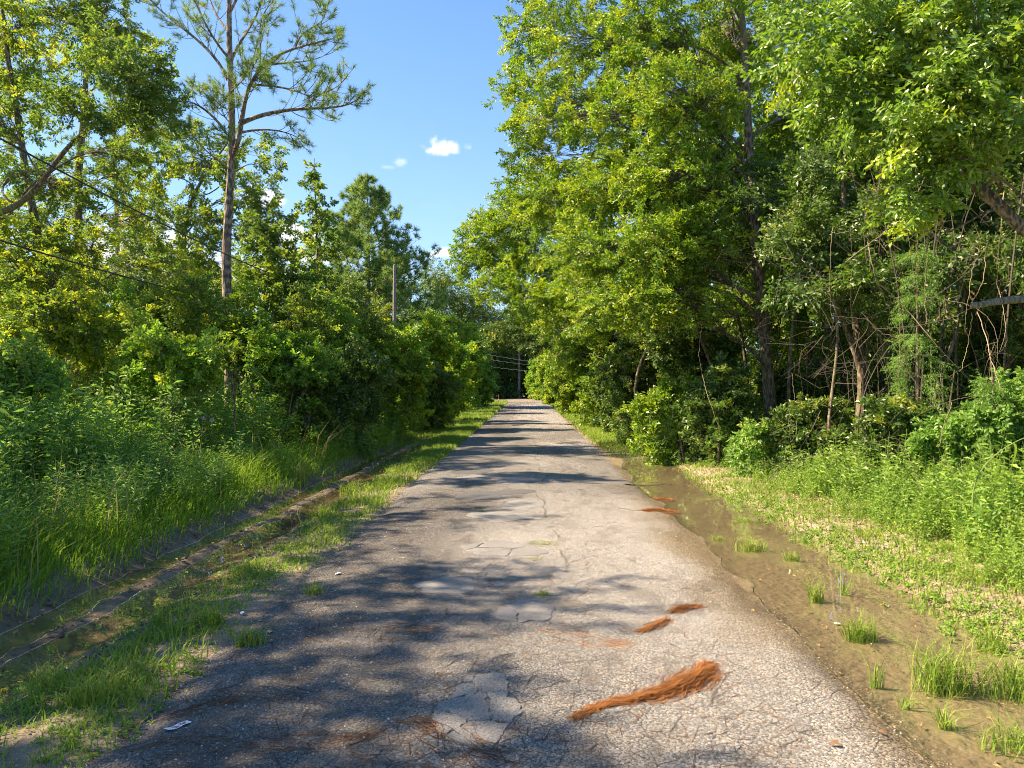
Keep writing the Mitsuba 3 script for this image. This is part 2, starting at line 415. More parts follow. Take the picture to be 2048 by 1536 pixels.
def twig_leaves(rng, o, d, TL, lpt, L, W, hue, droop=0.25, fine=False, spread=0.9, tone_t=None, flat=0.55):
    """lpt leaves on each twig (origin o, direction d, length TL)"""
    n = len(o)
    t = (np.arange(lpt)[None] + rng.uniform(0, 1, (n, lpt))) / lpt * 0.95 + 0.05
    TLb = np.broadcast_to(np.asarray(TL, float), (n,))[:, None]
    pos = o[:, None] + d[:, None] * (t * TLb)[..., None]
    pos[..., 2] -= 0.35 * droop * TLb * t ** 2
    s = unit(np.cross(d, np.array([0.11, 0.07, 0.99])))
    u = np.cross(s, d)
    side = np.where(np.arange(lpt) % 2, 1, -1)[None, :] * (0.7 + 0.3 * rng.uniform(size=(n, lpt)))
    upv = rng.normal(0, 0.45, (n, lpt))
    ld = 0.55 * d[:, None] + spread * (side[..., None] * s[:, None] + upv[..., None] * u[:, None]) + rng.normal(0, 0.2, (n, lpt, 3))
    ld[..., 2] -= droop
    nr = np.array([0, 0, 1.0]) + rng.normal(0, flat, (n, lpt, 3))
    tone = rng.uniform(0, 1, (n, lpt)) * 0.7 + (0.3 * rng.uniform(size=(n, 1)) if tone_t is None else tone_t[:, None])
    h = np.broadcast_to(np.asarray(hue, float), (n,))[:, None] + rng.normal(0, 0.10, (n, lpt))
    sz = rng.uniform(0.7, 1.2, (n, lpt))
    return leaves(pos.reshape(-1, 3), ld.reshape(-1, 3), nr.reshape(-1, 3), L * sz.ravel(), W * sz.ravel(), tone.ravel(), h.ravel(), fine)


def lobe(px, py, Y, rx, ry, n, rd=None):
    c = P(px, py, Y)
    a, b = rx / FPX * Y, ry / FPX * Y
    return (*c, a, rd if rd else 0.8 * max(a, b), b, n)


SPRAYS = {}
L0 = 0.10


def spray(leaf, aspect, small, fine, hue, v):
    """the key of a shape group: one leafy branchlet along +x, about 0.95 m long (0.5 m when small), leaves L0 long"""
    key = f'spray_{leaf}_{int(aspect * 100)}_{int(small)}{int(fine)}_{int(hue * 100)}_{v}'
    if key not in SPRAYS:
        rg = np.random.default_rng(sum(map(ord, key)))
        A, n = (0.45, 8) if small else (0.95, 21)
        t = np.linspace(0.12, 1.0, n)
        o = np.stack([A * t, 0.05 * np.sin(5 * t + v), 0.10 * A * np.sin(2.4 * t + v) - 0.10 * A * t ** 2], 1)
        side = np.where(np.arange(n) % 2, 1, -1)
        d = unit(np.stack([0.55 + 0.5 * t, side * (1.0 - 0.75 * t) + rg.normal(0, .2, n), rg.normal(0.05, 0.55, n)], 1))
        tl = A * (0.62 - 0.30 * t) * rg.uniform(0.7, 1.25, n)
        wood = join([tube(o[::max(1, n // 6)], np.linspace(0.008, 0.003, len(o[::max(1, n // 6)])), 3), bars(o, o + d * tl[:, None] * .95, 0.003)])
        if fine:
            n_leaf = 10
        else:
            n_leaf = 8 if small else 13
        tone = np.clip(rg.normal(0.12, 0.12, n), -.1, .35)
        lf = twig_leaves(rg, o, d, tl, n_leaf, 1.18 * L0, 1.3 * L0 * aspect, np.clip(hue + rg.normal(0, .1, n), 0, 1), 0.12, fine, tone_t=tone, flat=1.0)
        scene[key] = {'type': 'shapegroup', 'leaves': mikit.ply(lf[:2], leaf, uv=lf[2]), 'twigs': mikit.ply(wood[:2], 'm_twig')}
        SPRAYS[key] = 1
    return key


def place(key, group, o, d, s, roll):
    """an instance of a group at o, its x axis along d"""
    d = d / np.linalg.norm(d)
    y = np.cross([0, 0, 1.0], d)
    y /= np.linalg.norm(y) + 1e-9
    z = np.cross(d, y)
    y, z = y * math.cos(roll) + z * math.sin(roll), z * math.cos(roll) - y * math.sin(roll)
    m = np.eye(4)
    m[:3, 0], m[:3, 1], m[:3, 2], m[:3, 3] = d * s, y * s, z * s, o
    scene[key] = {'type': 'instance', 'g': {'type': 'ref', 'id': group}, 'to_world': T(m.tolist())}


DENSITY = 1.0


def crown(rng, trunk, rad, lobes, key, leaf, L=0.09, W=0.04, fine=False, yellow=0.45, small=False, per=8.5, density=1.0, first=1, droop=0.25, **_):
    """limbs (list of meshes) and sub-branches (one mesh) for a trunk polyline and lobes (x,y,z,rx,ry,rz,n); the leafy sprays go into the scene as pieces of key"""
    limbs, subs, at = [], [], first
    sc = L / L0
    for (cx, cy, cz, rx, ry, rz, n) in lobes:
        c, R = np.array([cx, cy, cz]), np.array([rx, ry, rz])
        hd = np.hypot(trunk[:, 0] - cx, trunk[:, 1] - cy)
        want = cz - 0.45 * hd - 0.2 * rz
        i = int(np.argmin(np.abs(trunk[:, 2] - want) + 0.4 * hd))
        a = trunk[i]
        D = np.linalg.norm(c - a)
        r0 = min(rad[i] * 0.42, 0.010 + 0.0055 * D + 0.0001 * n)
        m1 = a + (c - a) * 0.35 + np.array([0, 0, 0.10 * D]) + rng.normal(0, 0.05 * D + .03, 3)
        m2 = a + (c - a) * 0.7 + np.array([0, 0, 0.06 * D]) + rng.normal(0, 0.06 * D + .03, 3)
        cv = curve([a, m1, m2, c, c + unit(c - a) * 0.35 * R.mean()], 13)
        limbs.append(tube(cv, np.linspace(r0, max(0.006, 0.2 * r0), 13), 6))
        k = max(2, int(round(n / per * density * DENSITY / (0.35 if small else 1))))
        dirs = unit(rng.normal(size=(k, 3)))
        q = rng.uniform(0, 1, k) ** 0.42 * rng.uniform(0.72, 1.10, k)
        tip = c + dirs * q[:, None] * R * 1.22
        hues = np.clip(np.round((yellow + 0.24 * rng.normal(size=k)) / 0.2) * 0.2, 0, 1)
        for u in range(k):
            j = rng.integers(4, 13)
            out = unit(0.9 * dirs[u] + 0.5 * unit(tip[u] - cv[j]) + rng.normal(0, 0.35, 3) + np.array([0, 0, 0.05 - 0.6 * droop]))
            o = tip[u] - out * (0.25 if small else 0.5) * sc
            if rng.uniform() < 0.6:
                Ls = np.linalg.norm(o - cv[j])
                mid = (cv[j] + o) / 2 + np.array([0, 0, 0.08 * Ls]) + rng.normal(0, 0.06 * Ls, 3)
                subs.append(tube(curve([cv[j], mid, o], 4), np.linspace(0.013, 0.006, 4), 3))
            place(f'{key}__{at:03d}', spray(leaf, round(W / L, 1), small, fine, float(hues[u]), int(rng.integers(0, 3))), o, out, sc * rng.uniform(0.8, 1.2), rng.normal(0, 0.5))
            at += 1
    labels[key + '__leaves'] = {'kind': 'stuff'}
    labels[key + '__twigs'] = {'kind': 'stuff'}
    return limbs, (join(subs)[:2] if subs else None), at


def tree(name, label, cat, trunk, r0, r1, lobes, leaf='m_leaf_oak', bark='m_bark_oak', seed=0, group=None, sides=9, ground=True, **kw):
    rng = np.random.default_rng(seed)
    tr = np.asarray(trunk, float)
    if ground:
        tr[0, 2] = height(tr[0, 0], tr[0, 1]) - 0.15
    tp = curve(tr, max(12, 5 * len(tr)))
    s = np.linspace(0, 1, len(tp))
    rad = r0 + (r1 - r0) * s + 0.35 * r0 * np.exp(-s * 18)
    k = thing(name, label, cat, group)
    put(k, 'trunk', tube(tp, rad, sides, 0.05, rng), bark, 60)
    limbs, subs, _ = crown(rng, tp, rad, lobes, k + '__crown', leaf, **kw)
    for lm in limbs:
        put(k, 'limb', lm, bark, 60)
    if subs:
        put(k, 'branches', subs, 'm_twig', kind='stuff')
    return k


def bush(name, label, cat, base, lobes, leaf='m_leaf_thicket', seed=0, group=None, stems=5, **kw):
    """several stems from one base, leaves on all of them"""
    rng = np.random.default_rng(seed)
    bx, by = base
    k = thing(name, label, cat, group)
    z0 = height(bx, by)
    subs, at = [], 1
    for lb in lobes:
        a = np.array([bx + rng.normal(0, .15), by + rng.normal(0, .15), z0 - 0.08])
        c = np.array(lb[:3])
        up = a + (c - a) * np.array([0.3, 0.3, 0.5]) + rng.normal(0, .06, 3)
        tp = curve([a, up, a + (c - a) * 0.8], 9)
        rr = np.linspace(0.02 + 0.004 * np.linalg.norm(c - a), 0.010, 9)
        put(k, 'stem', tube(tp, rr, 5), 'm_bark_oak', 60)
        lim, sb, at = crown(rng, tp, rr, [lb], k + '__foliage', leaf, first=at, **kw)
        subs += lim + ([sb] if sb else [])
    put(k, 'branches', join(subs)[:2], 'm_twig', kind='stuff')
    return k


def blades(rng, pts, H, W, lean=0.35, hue=0.3, hue_s=0.2, bend=0.5, wind=(0, 0)):
    n = len(pts)
    h = H * rng.uniform(0.45, 1.25, n) if np.ndim(H) == 0 else H * rng.uniform(0.6, 1.2, n)
    az = rng.uniform(0, 2 * np.pi, n)
    ln = np.stack([np.cos(az), np.sin(az)], 1) * (lean * rng.uniform(0.2, 1.4, n))[:, None] + np.asarray(wind)
    a2 = az + np.pi / 2 + rng.normal(0, 0.5, n)
    s = np.stack([np.cos(a2), np.sin(a2), np.zeros(n)], 1) * (np.broadcast_to(W, (n,)) * rng.uniform(0.7, 1.3, n))[:, None] / 2
    m = pts + np.concatenate([ln * (0.35 * h)[:, None], (0.6 * h)[:, None]], 1)
    t = pts + np.concatenate([ln * ((1 + bend) * 0.8 * h)[:, None], (h * (1 - 0.25 * bend * np.minimum(1, np.linalg.norm(ln, axis=1))))[:, None]], 1)
    v = np.stack([pts - s, pts + s, m - s * .8, m + s * .8, t], 1).reshape(-1, 3)
    f0 = np.array([[0, 1, 3], [0, 3, 2], [2, 3, 4]])
    f = (f0[None] + 5 * np.arange(n)[:, None, None]).reshape(-1, 3)
    uv = np.repeat(np.clip(np.stack([rng.uniform(0, 1, n), hue + hue_s * rng.normal(size=n)], 1), 0, 1), 5, axis=0)
    return v, f, uv


# ------------------------------------------------------------------ ground, road, water
def steps(*segs):
    out = []
    for a, b, s in segs:
        out.append(np.arange(a, b - 1e-6, s))
    return np.concatenate(out + [[segs[-1][1]]])


def grid(xs, ys, zf, keep=None):
    X, Y = np.meshgrid(xs, ys)
    Z = zf(X, Y)
    nx, ny = len(xs), len(ys)
    i, j = np.meshgrid(np.arange(ny - 1), np.arange(nx - 1), indexing='ij')
    q = np.stack([i * nx + j, i * nx + j + 1, (i + 1) * nx + j + 1, (i + 1) * nx + j], -1)
    if keep is not None:
        kq = keep[:-1, :-1] | keep[1:, :-1] | keep[:-1, 1:] | keep[1:, 1:]
        q = q[kq]
    q = q.reshape(-1, 4)
    v = np.stack([X, Y, Z], -1).reshape(-1, 3)
    f = np.vstack([q[:, [0, 1, 2]], q[:, [0, 2, 3]]])
    if keep is not None:
        used = np.unique(f)
        remap = np.zeros(len(v), int)
        remap[used] = np.arange(len(used))
        v, f = v[used], remap[f]
    return v, f


ROAD_END = 82.0


def road_mask(x, y):
    return sst(2.12, 1.95, np.abs(x)) * sst(ROAD_END, ROAD_END - 2, y)


xs = steps((-900, -60, 60), (-60, -12, 3), (-12, -5, 0.25), (-5, -2, 0.05), (-2, 2, 0.5), (2, 4.8, 0.05), (4.8, 12, 0.25), (12, 60, 3), (60, 900, 60))
ys = steps((-600, -30, 30), (-30, 2, 2), (2, 9, 0.05), (9, 15, 0.1), (15, 28, 0.3), (28, 90, 1.5), (90, 200, 10), (200, 1800, 100))
k = thing('ground', 'muddy earth ground of the verges, banks and woods beside the road', None, kind='structure')
put(k, None, grid(xs, ys, lambda x, y: height(x, y) - 0.06 * road_mask(x, y)), 'm_ground', True)

EL = lambda y: -2.12 + 0.55 * n2(0 * y, y, 0.9, 31) + 0.25 * n2(0 * y, y, 3.5, 32)
ER = lambda y: 2.34 + 0.22 * n2(0 * y, y, 0.8, 33) + 0.10 * n2(0 * y, y, 4, 34)
ry = steps((-14, 2.5, 0.5), (2.5, 9, 0.05), (9, 16, 0.12), (16, 30, 0.3), (30, ROAD_END, 1.0))
ru = np.linspace(0, 1, 78)
RU, RY = np.meshgrid(ru, ry)
RX = EL(RY) + (ER(RY) - EL(RY)) * RU
edge = np.minimum(RU, 1 - RU) * 4.3
RZ = height(RX, RY) + 0.010 - 0.030 * sst(0.26, 0.0, edge) * (1 + 1.6 * n2(RX, RY, 5.0, 36, 4)) + 0.012 * n2(RX, RY, 2.6, 35)
nx = len(ru)
i, j = np.meshgrid(np.arange(len(ry) - 1), np.arange(nx - 1), indexing='ij')
q = np.stack([i * nx + j, i * nx + j + 1, (i + 1) * nx + j + 1, (i + 1) * nx + j], -1).reshape(-1, 4)
road = thing('road', 'cracked, patched single lane asphalt road running straight between the trees', None, kind='structure')
put(road, None, (np.stack([RX, RY, RZ], -1).reshape(-1, 3), np.vstack([q[:, [0, 1, 2]], q[:, [0, 2, 3]]])), 'm_asphalt', True)


def road_z(x, y):
    return height(x, y) + 0.010 + 0.012 * n2(x, y, 2.6, 35)


def blob(rng, cx, cy, rx, ry_, n=36, wob=0.22):
    a = np.linspace(0, 2 * np.pi, n, endpoint=False)
    ph = rng.uniform(0, 6.28, 5)
    r = 1 + wob * sum(np.sin((m + 2) * a + ph[m]) / (m + 1.5) for m in range(5)) + rng.normal(0, 0.03, n)
    return np.stack([cx + rx * r * np.cos(a), cy + ry_ * r * np.sin(a)], 1)


def slab(poly, raise_, thick=0.03, zf=road_z):
    """a low plate with a chamfered rim that follows the road's surface"""
    poly = np.asarray(poly)
    c = poly.mean(0)
    n = len(poly)
    rings = []
    for s, z in ((1.0, -thick), (1.0, raise_ * 0.45), (0.97, raise_), (0.7, raise_ * 1.08), (0.35, raise_ * 1.1)):
        p = c + (poly - c) * s
        rings.append(np.column_stack([p, zf(p[:, 0], p[:, 1]) + z]))
    v = np.vstack(rings + [np.array([[*c, float(zf(c[0], c[1])) + raise_ * 1.1]])])
    f = []
    for r in range(4):
        for i in range(n):
            a, b = r * n + i, r * n + (i + 1) % n
            f += [[a, b, b + n], [a, b + n, a + n]]
    f += [[4 * n + i, 4 * n + (i + 1) % n, 5 * n] for i in range(n)]
    return v, np.array(f)


def cracked(rng, outline, pieces, gap):
    p = Polygon(outline).buffer(0)
    x0, y0, x1, y1 = p.bounds
    pts = np.column_stack([rng.uniform(x0, x1, pieces), rng.uniform(y0, y1, pieces)])
    out = []
    for cell in voronoi_diagram(MultiPoint(pts), envelope=p.envelope.buffer(1)).geoms:
        g = cell.intersection(p).buffer(-gap).simplify(0.004)
        for h in getattr(g, 'geoms', [g]):
            if h.area > 0.002:
                h = h.segmentize(0.035)
                xy = np.array(h.exterior.coords)[:-1]
                if not h.exterior.is_ccw:
                    xy = xy[::-1]
                xy = xy + rng.normal(0, 0.008, xy.shape)
                out.append(xy)
    return out


rng = np.random.default_rng(77)
# (px, py, half width px, half depth px, pieces, material, label)
for px, py, wx, wy, pieces, m, lab in [
        (955, 1432, 92, 66, 9, 'm_patch', 'pale grey patch nearest the camera, cracked into pieces'),
        (1050, 1232, 52, 26, 3, 'm_patch', 'grey patch with a broken corner'),
        (893, 1176, 68, 15, 1, 'm_patch', 'smooth grey oval patch'),
        (1005, 1102, 75, 17, 6, 'm_patch', 'wide patch cracked into pieces'),
        (1000, 1035, 70, 9, 2, 'm_patch', 'grey patch in the middle of the row'),
        (1045, 1012, 42, 11, 1, 'm_patch', None),
        (960, 992, 55, 8, 1, 'm_patch_dark', 'dark tarry patch'),
        (1030, 985, 40, 5, 1, 'm_patch_dark', None),
        (950, 955, 34, 4, 1, 'm_patch', None),
        (945, 942, 36, 7, 1, 'm_patch_dark', 'black tarry patch farthest up the row'),
        (1030, 962, 35, 7, 2, 'm_patch', None)]:
    c = G(px, py)
    near, far_ = G(px, py + wy)[1], G(px, py - wy)[1]
    o = blob(rng, c[0], (near + far_) / 2, wx / FPX * c[1], (far_ - near) / 2)
    if pieces == 1:
        put(road, 'asphalt_patch', slab(o, 0.005), m, 35, label=lab)
    else:
        key = key_for(road + '__asphalt_patch')
        if lab:
            labels[key] = {'label': lab}
        for pc in cracked(rng, o, pieces, 0.004):
            put(key, 'fragment', slab(pc, 0.004 + rng.uniform(0, 0.006)), m, 35)


def water(name, label, x0, x1, y0, y1, level, s):
    xs, ys = np.arange(x0, x1, s), np.arange(y0, y1, s)
    X, Y = np.meshgrid(xs, ys)
    keep = height(X, Y) < level + 0.004
    k = thing(name, label, None, kind='structure')
    put(k, None, grid(xs, ys, lambda x, y: level + 0.0016 * n2(x, y, 7, 41) + 0 * x, keep), 'm_water', True)


water('ditch_water', 'shallow brown water lying in the muddy ruts left of the road', -4.4, -2.4, 1.5, 34, LEVEL_LEFT, 0.05)
water('puddle_water', 'long shallow murky puddle along the right edge of the road', 1.9, 4.3, 1.5, 24, LEVEL_RIGHT, 0.05)


# ------------------------------------------------------------------ tall pine on the left
def tufts(rng, o, d, n, L, W, spread=0.75):
    """n needles on each shoot tip (o, d)"""
    m = len(o)
    dd = unit(0.75 * d[:, None] + rng.normal(0, spread, (m, n, 3)) + np.array([0, 0, 0.12]))
    base = o[:, None] - d[:, None] * (rng.uniform(0, 1, (m, n)) * 0.20)[..., None]
    base, dd = base.reshape(-1, 3), dd.reshape(-1, 3)
    s = unit(np.cross(dd, rng.normal(size=(m * n, 3)))) * (W / 2)
    ln = (L * rng.uniform(0.7, 1.15, m * n))[:, None]
    v = np.stack([base - s, base + s, base + dd * ln], 1).reshape(-1, 3)
    f = np.arange(3 * m * n).reshape(-1, 3)
    uv = np.repeat(np.clip(np.stack([rng.uniform(0, 1, m * n), np.repeat(rng.uniform(0.1, 0.75, m), n)], 1), 0, 1), 3, axis=0)
    return v, f, uv


def pine(name, label, trunk, r0, r1, limb_paths, seed, needles=46, NL=0.21, NW=0.011, shoots=9, group=None, fullness=1.0):
    rng = np.random.default_rng(seed)
    tr = np.asarray(trunk, float)
    tr[0, 2] = height(tr[0, 0], tr[0, 1]) - 0.2
    tp = curve(tr, 40)
    rad = np.linspace(r0, r1, 40) + 0.2 * r0 * np.exp(-np.linspace(0, 1, 40) * 25)
    k = thing(name, label, 'pine', group)
    put(k, 'trunk', tube(tp, rad, 12, 0.05, rng), 'm_bark_pine', 60)
    O, D, subs = [], [], []
    for pts, r in limb_paths:
        cv = curve(pts, 16)
        put(k, 'limb', tube(cv, np.linspace(r, 0.25 * r, 16), 6), 'm_bark_pine', 60)
        tg = unit(np.gradient(cv, axis=0))
        Lm = np.linalg.norm(np.diff(cv, axis=0), axis=1).sum()
        ns = max(3, int(shoots * Lm / 3 * fullness))
        for t in np.concatenate([rng.uniform(0.22, 0.97, ns), [1.0, 1.0]]):
            i = min(15, int(t * 15))
            side = unit(np.cross(tg[i], rng.normal(size=3)))
            dl = unit(tg[i] * 0.7 + side * 0.8 + np.array([0, 0, 0.30]))
            sl = (0.45 + 0.9 * (1 - t)) * rng.uniform(0.6, 1.3) * min(1.0, Lm / 2.2)
            e = cv[i] + dl * sl + np.array([0, 0, 0.12 * sl])
            mid = cv[i] + dl * sl * 0.5 - np.array([0, 0, 0.03 * sl])
            subs.append(tube(curve([cv[i], mid, e], 5), np.linspace(0.013, 0.006, 5), 3))
            O.append(e)
            D.append(unit(e - mid))
            for _ in range(rng.integers(1, 4)):
                u = rng.uniform(0.35, 0.95)
                b = cv[i] + (e - cv[i]) * u
                d2 = unit(dl * 0.6 + rng.normal(0, 0.6, 3) + np.array([0, 0, 0.35]))
                e2 = b + d2 * rng.uniform(0.15, 0.4)
                subs.append(tube(np.array([b, (b + e2) / 2, e2]), 0.006, 3))
                O.append(e2)
                D.append(d2)
    nd = tufts(rng, np.array(O), np.array(D), needles, NL, NW)
    put(k, 'twigs', join(subs)[:2], 'm_twig', kind='stuff')
    put(k, 'needles', nd[:2], 'm_needle', uv=nd[2], kind='stuff')
    return k


Y = 23.0
J = np.random.default_rng(5)


def path(pts, Y, dy):
    """a limb through points of the photograph that grows dy metres towards or away from the viewer"""
    n = len(pts)
    return [P(x, y, Y + dy * i / max(1, n - 1)) for i, (x, y) in enumerate(pts)]


limbs = [(path([(478, 244), (540, 222), (610, 213), (690, 206), (722, 187)], Y, 1.5), 0.075),
         (path([(610, 213), (640, 185), (668, 172), (690, 150)], Y + 0.9, 0.6), 0.035),
         (path([(462, 318), (478, 268), (485, 225), (500, 165), (535, 120), (590, 92), (655, 75)], Y, -1.2), 0.085),
         (path([(500, 165), (560, 170), (610, 185), (650, 215)], Y, -1.8), 0.04),
         (path([(500, 165), (520, 110), (520, 50), (545, 0)], Y, -0.5), 0.04),
         (path([(530, 125), (590, 120), (640, 110), (662, 96)], Y, 0.4), 0.035),
         (path([(590, 92), (610, 60), (640, 40), (650, 22)], Y, -1.5), 0.035),
         (path([(462, 120), (480, 80), (505, 40), (525, -10), (530, -60)], Y, 1.0), 0.05),
         (path([(455, 155), (405, 85), (350, 40), (310, 5), (285, -30)], Y, 0.8), 0.055),
         (path([(456, 110), (420, 60), (395, 10), (370, -50)], Y, -1.5), 0.045),
         (path([(452, 262), (405, 212), (372, 198), (345, 205)], Y, -0.6), 0.05),
         (path([(458, 215), (430, 200), (400, 170)], Y, 1.6), 0.03),
         (path([(478, 262), (530, 255), (575, 262), (602, 275)], Y, 0.8), 0.04),
         (path([(455, 330), (430, 312), (405, 290), (380, 262)], Y, -1.0), 0.035),
         (path([(460, 180), (490, 150), (505, 130)], Y, -2.2), 0.03),
         (path([(460, 60), (430, 20), (410, -40), (400, -100)], Y, 1.2), 0.04),
         (path([(460, 20), (500, -40), (560, -80), (610, -90)], Y, -1.2), 0.045),
         (path([(460, -30), (420, -90), (370, -120)], Y, -1.6), 0.045),
         (path([(460, -80), (520, -140), (580, -160)], Y, 1.6), 0.045),
         (path([(462, 240), (448, 228), (440, 205)], Y, -1.5), 0.02),
         (path([(462, 300), (470, 285), (452, 262)], Y, -1.2), 0.02),
         (path([(462, -110), (450, -170), (430, -230)], Y, -0.6), 0.04)]
pine('pine_tree', 'tall open pine with a thick bare trunk and long upswept limbs against the sky',
     [P(456, 800, Y), P(456, 640, Y), P(453, 500, Y), P(462, 330, Y), P(463, 220, Y), P(459, 100, Y), P(458, 0, Y), P(462, -120, Y), P(458, -230, Y)], 0.185, 0.045, limbs, 11, needles=40, NW=0.013, shoots=15)

# the dense pine behind the pole
Y = 62.0
rg = np.random.default_rng(3)
limbs = []
for h in np.linspace(0.10, 0.99, 95):
    py = 690 - h * 330
    w = 150 * (np.sin(np.pi * min(1, 0.33 + 0.67 * h)) ** 0.75) * (1.04 - 0.66 * h) + 6
    az = rg.uniform(0, 2 * np.pi)
    r = w / FPX * Y * rg.uniform(0.7, 1.08)
    b = P(737, py, Y)
    e = b + np.array([r * np.cos(az), r * np.sin(az), r * (0.05 + 0.75 * h)])
    limbs.append(([b, (b + e) / 2 + np.array([0, 0, -0.15 * r * (1 - h)]), e], 0.06 * (1.2 - h)))
for (x0, y0), (x1, y1), dy in [((738, 560), (868, 505), -1), ((738, 575), (835, 545), 1.5), ((738, 520), (820, 460), -1), ((738, 590), (850, 560), 0.5)]:
    a, e = P(x0, y0, Y), P(x1, y1, Y + dy)
    limbs.append(([a, (a * .5 + e * .5) - np.array([0, 0, .5]), e], 0.07))
pine('pine_tree', 'dense rounded pine standing behind the bare utility pole', [P(735, 800, Y), P(737, 600, Y), P(737, 480, Y), P(733, 365, Y)], 0.24, 0.03, limbs, 12,
     needles=26, NL=0.42, NW=0.045, shoots=12)

# far pine whose trunk shows at the end of the road
Y = 104.0
rg = np.random.default_rng(4)
limbs = []
for h in np.linspace(0.0, 1, 26):
    b = P(1038, 705 - 250 * h, Y)
    az = rg.uniform(0, 6.28)
    r = rg.uniform(1.5, 4.2) * (1.1 - 0.6 * h)
    e = b + np.array([r * np.cos(az), r * np.sin(az) - 0.5, r * 0.4])
    limbs.append(([b, (b + e) / 2, e], 0.06))
pine('pine_tree', 'far pine with a straight reddish trunk seen at the end of the road', [P(1038, 800, Y), P(1038, 720, Y), P(1037, 600, Y), P(1036, 450, Y)], 0.19, 0.04, limbs, 13, needles=26, NL=0.45, NW=0.06)
Y = 44.0
limbs = []
for h in np.linspace(0, 1, 16):
    b = P(233 - 6 * h, 400 - 260 * h, Y)
    az = rg.uniform(0, 6.28)
    r = rg.uniform(1.0, 3.0) * (1.1 - 0.5 * h)
    e = b + np.array([r * np.cos(az), r * np.sin(az), r * 0.5])
    limbs.append(([b, (b + e) / 2, e], 0.05))
pine('pine_tree', 'slender pine with a pinkish bare trunk far back in the left wood', [P(240, 800, Y), P(241, 640, Y), P(236, 520, Y), P(230, 300, Y), P(226, 130, Y)], 0.20, 0.05, limbs, 14, needles=26, NL=0.3, NW=0.03)

# ------------------------------------------------------------------ broadleaf trees on the left
tree('oak_tree', 'leaning oak whose dark limb reaches in from the left picture edge', 'tree',
     [P(-190, 800, 15.5), P(-160, 620, 15.3), P(-80, 450, 15), P(40, 402, 15), P(100, 335, 15), P(165, 262, 15), P(235, 218, 15.3), P(310, 185, 15.8)], 0.14, 0.02,
     [lobe(250, 150, 15, 85, 60, 130), lobe(300, 215, 15.5, 60, 45, 90), lobe(150, 215, 14.5, 80, 55, 110), lobe(60, 340, 17, 70, 50, 80), lobe(210, 90, 15.5, 60, 50, 80),
      lobe(130, 380, 17, 70, 40, 70), lobe(250, 310, 17, 70, 35, 60), lobe(-60, 250, 15, 120, 110, 120)],
     leaf='m_leaf_grey', seed=21, small=True, density=1.5, L=0.074, W=0.032, yellow=0.35)
tree('oak_tree', 'oak with a straight dark trunk and sunlit yellow green leaves, left of the tall pine', 'tree',
     [P(152, 800, 21), P(150, 620, 21), P(157, 480, 21), P(155, 360, 21), P(166, 240, 21), P(172, 110, 21), P(176, -60, 21)], 0.20, 0.03,
     [lobe(120, 30, 21, 90, 70, 150), lobe(60, 160, 20, 90, 70, 130), lobe(240, 60, 22, 70, 60, 90), lobe(90, 440, 20.5, 110, 60, 130), lobe(270, 430, 22, 80, 60, 110),
      lobe(220, 350, 21, 80, 50, 90), lobe(180, 500, 20, 90, 50, 100), lobe(210, -90, 21, 120, 80, 100), lobe(60, -90, 21, 120, 90, 100), lobe(300, 530, 22, 60, 50, 60), lobe(290, 150, 22, 55, 60, 70), lobe(200, 20, 21, 70, 50, 80), lobe(310, 250, 22, 50, 50, 60)],
     leaf='m_leaf_grey', seed=22, small=True, density=1.5, L=0.085, W=0.038, yellow=0.60)
tree('oak_tree', 'oak with a crooked trunk standing nearest the left picture edge', 'tree',
     [P(43, 800, 18), P(50, 620, 18), P(76, 490, 18), P(60, 390, 18), P(38, 250, 18), P(15, 110, 18), P(5, -80, 18)], 0.16, 0.03,
     [lobe(20, 60, 18, 90, 80, 130), lobe(0, 200, 18, 80, 70, 100), lobe(30, 520, 17.5, 90, 60, 110), lobe(110, 560, 17, 80, 50, 90), lobe(-60, 420, 18, 110, 80, 100),
      lobe(10, 600, 17, 80, 50, 90), lobe(100, 480, 18, 60, 50, 60)],
     leaf='m_leaf_grey', seed=23, small=True, density=1.5, L=0.078, W=0.036, yellow=0.66)
tree('oak_tree', 'spreading tree close behind the tall pine trunk, leaves thin against the sky', 'tree',
     [P(362, 800, 30), P(362, 660, 30), P(366, 520, 30), P(376, 420, 30), P(420, 330, 30), P(470, 260, 30)], 0.20, 0.03,
     [lobe(400, 330, 30, 75, 55, 130), lobe(335, 430, 29, 80, 55, 120), lobe(430, 440, 29, 70, 60, 120), lobe(515, 390, 30, 50, 60, 80), lobe(500, 300, 31, 60, 50, 60),
      lobe(545, 440, 30, 35, 35, 40), lobe(370, 540, 29, 90, 50, 120), lobe(300, 330, 30, 60, 60, 90), lobe(450, 530, 28.5, 60, 50, 90), lobe(350, 270, 31, 55, 45, 60), lobe(535, 330, 31, 35, 35, 25)],
     leaf='m_leaf_grey', seed=24, small=True, density=1.1, L=0.12, W=0.06, yellow=0.60)
tree('maple_tree', 'dense dark green tree with a domed top just right of the tall pine', 'tree',
     [P(552, 800, 25), P(552, 660, 25), P(550, 560, 25), P(545, 470, 25)], 0.13, 0.03,
     [lobe(540, 500, 25, 60, 45, 150), lobe(575, 560, 24.5, 75, 50, 190), lobe(505, 570, 24.5, 60, 50, 150), lobe(620, 610, 24, 70, 45, 170), lobe(545, 640, 24, 80, 50, 190),
      lobe(600, 680, 23.5, 80, 45, 170), lobe(520, 690, 23, 70, 45, 150), lobe(525, 455, 25, 35, 30, 60)],
     leaf='m_leaf_grey', seed=25, L=0.09, W=0.055, yellow=0.40, small=True, density=1.1)
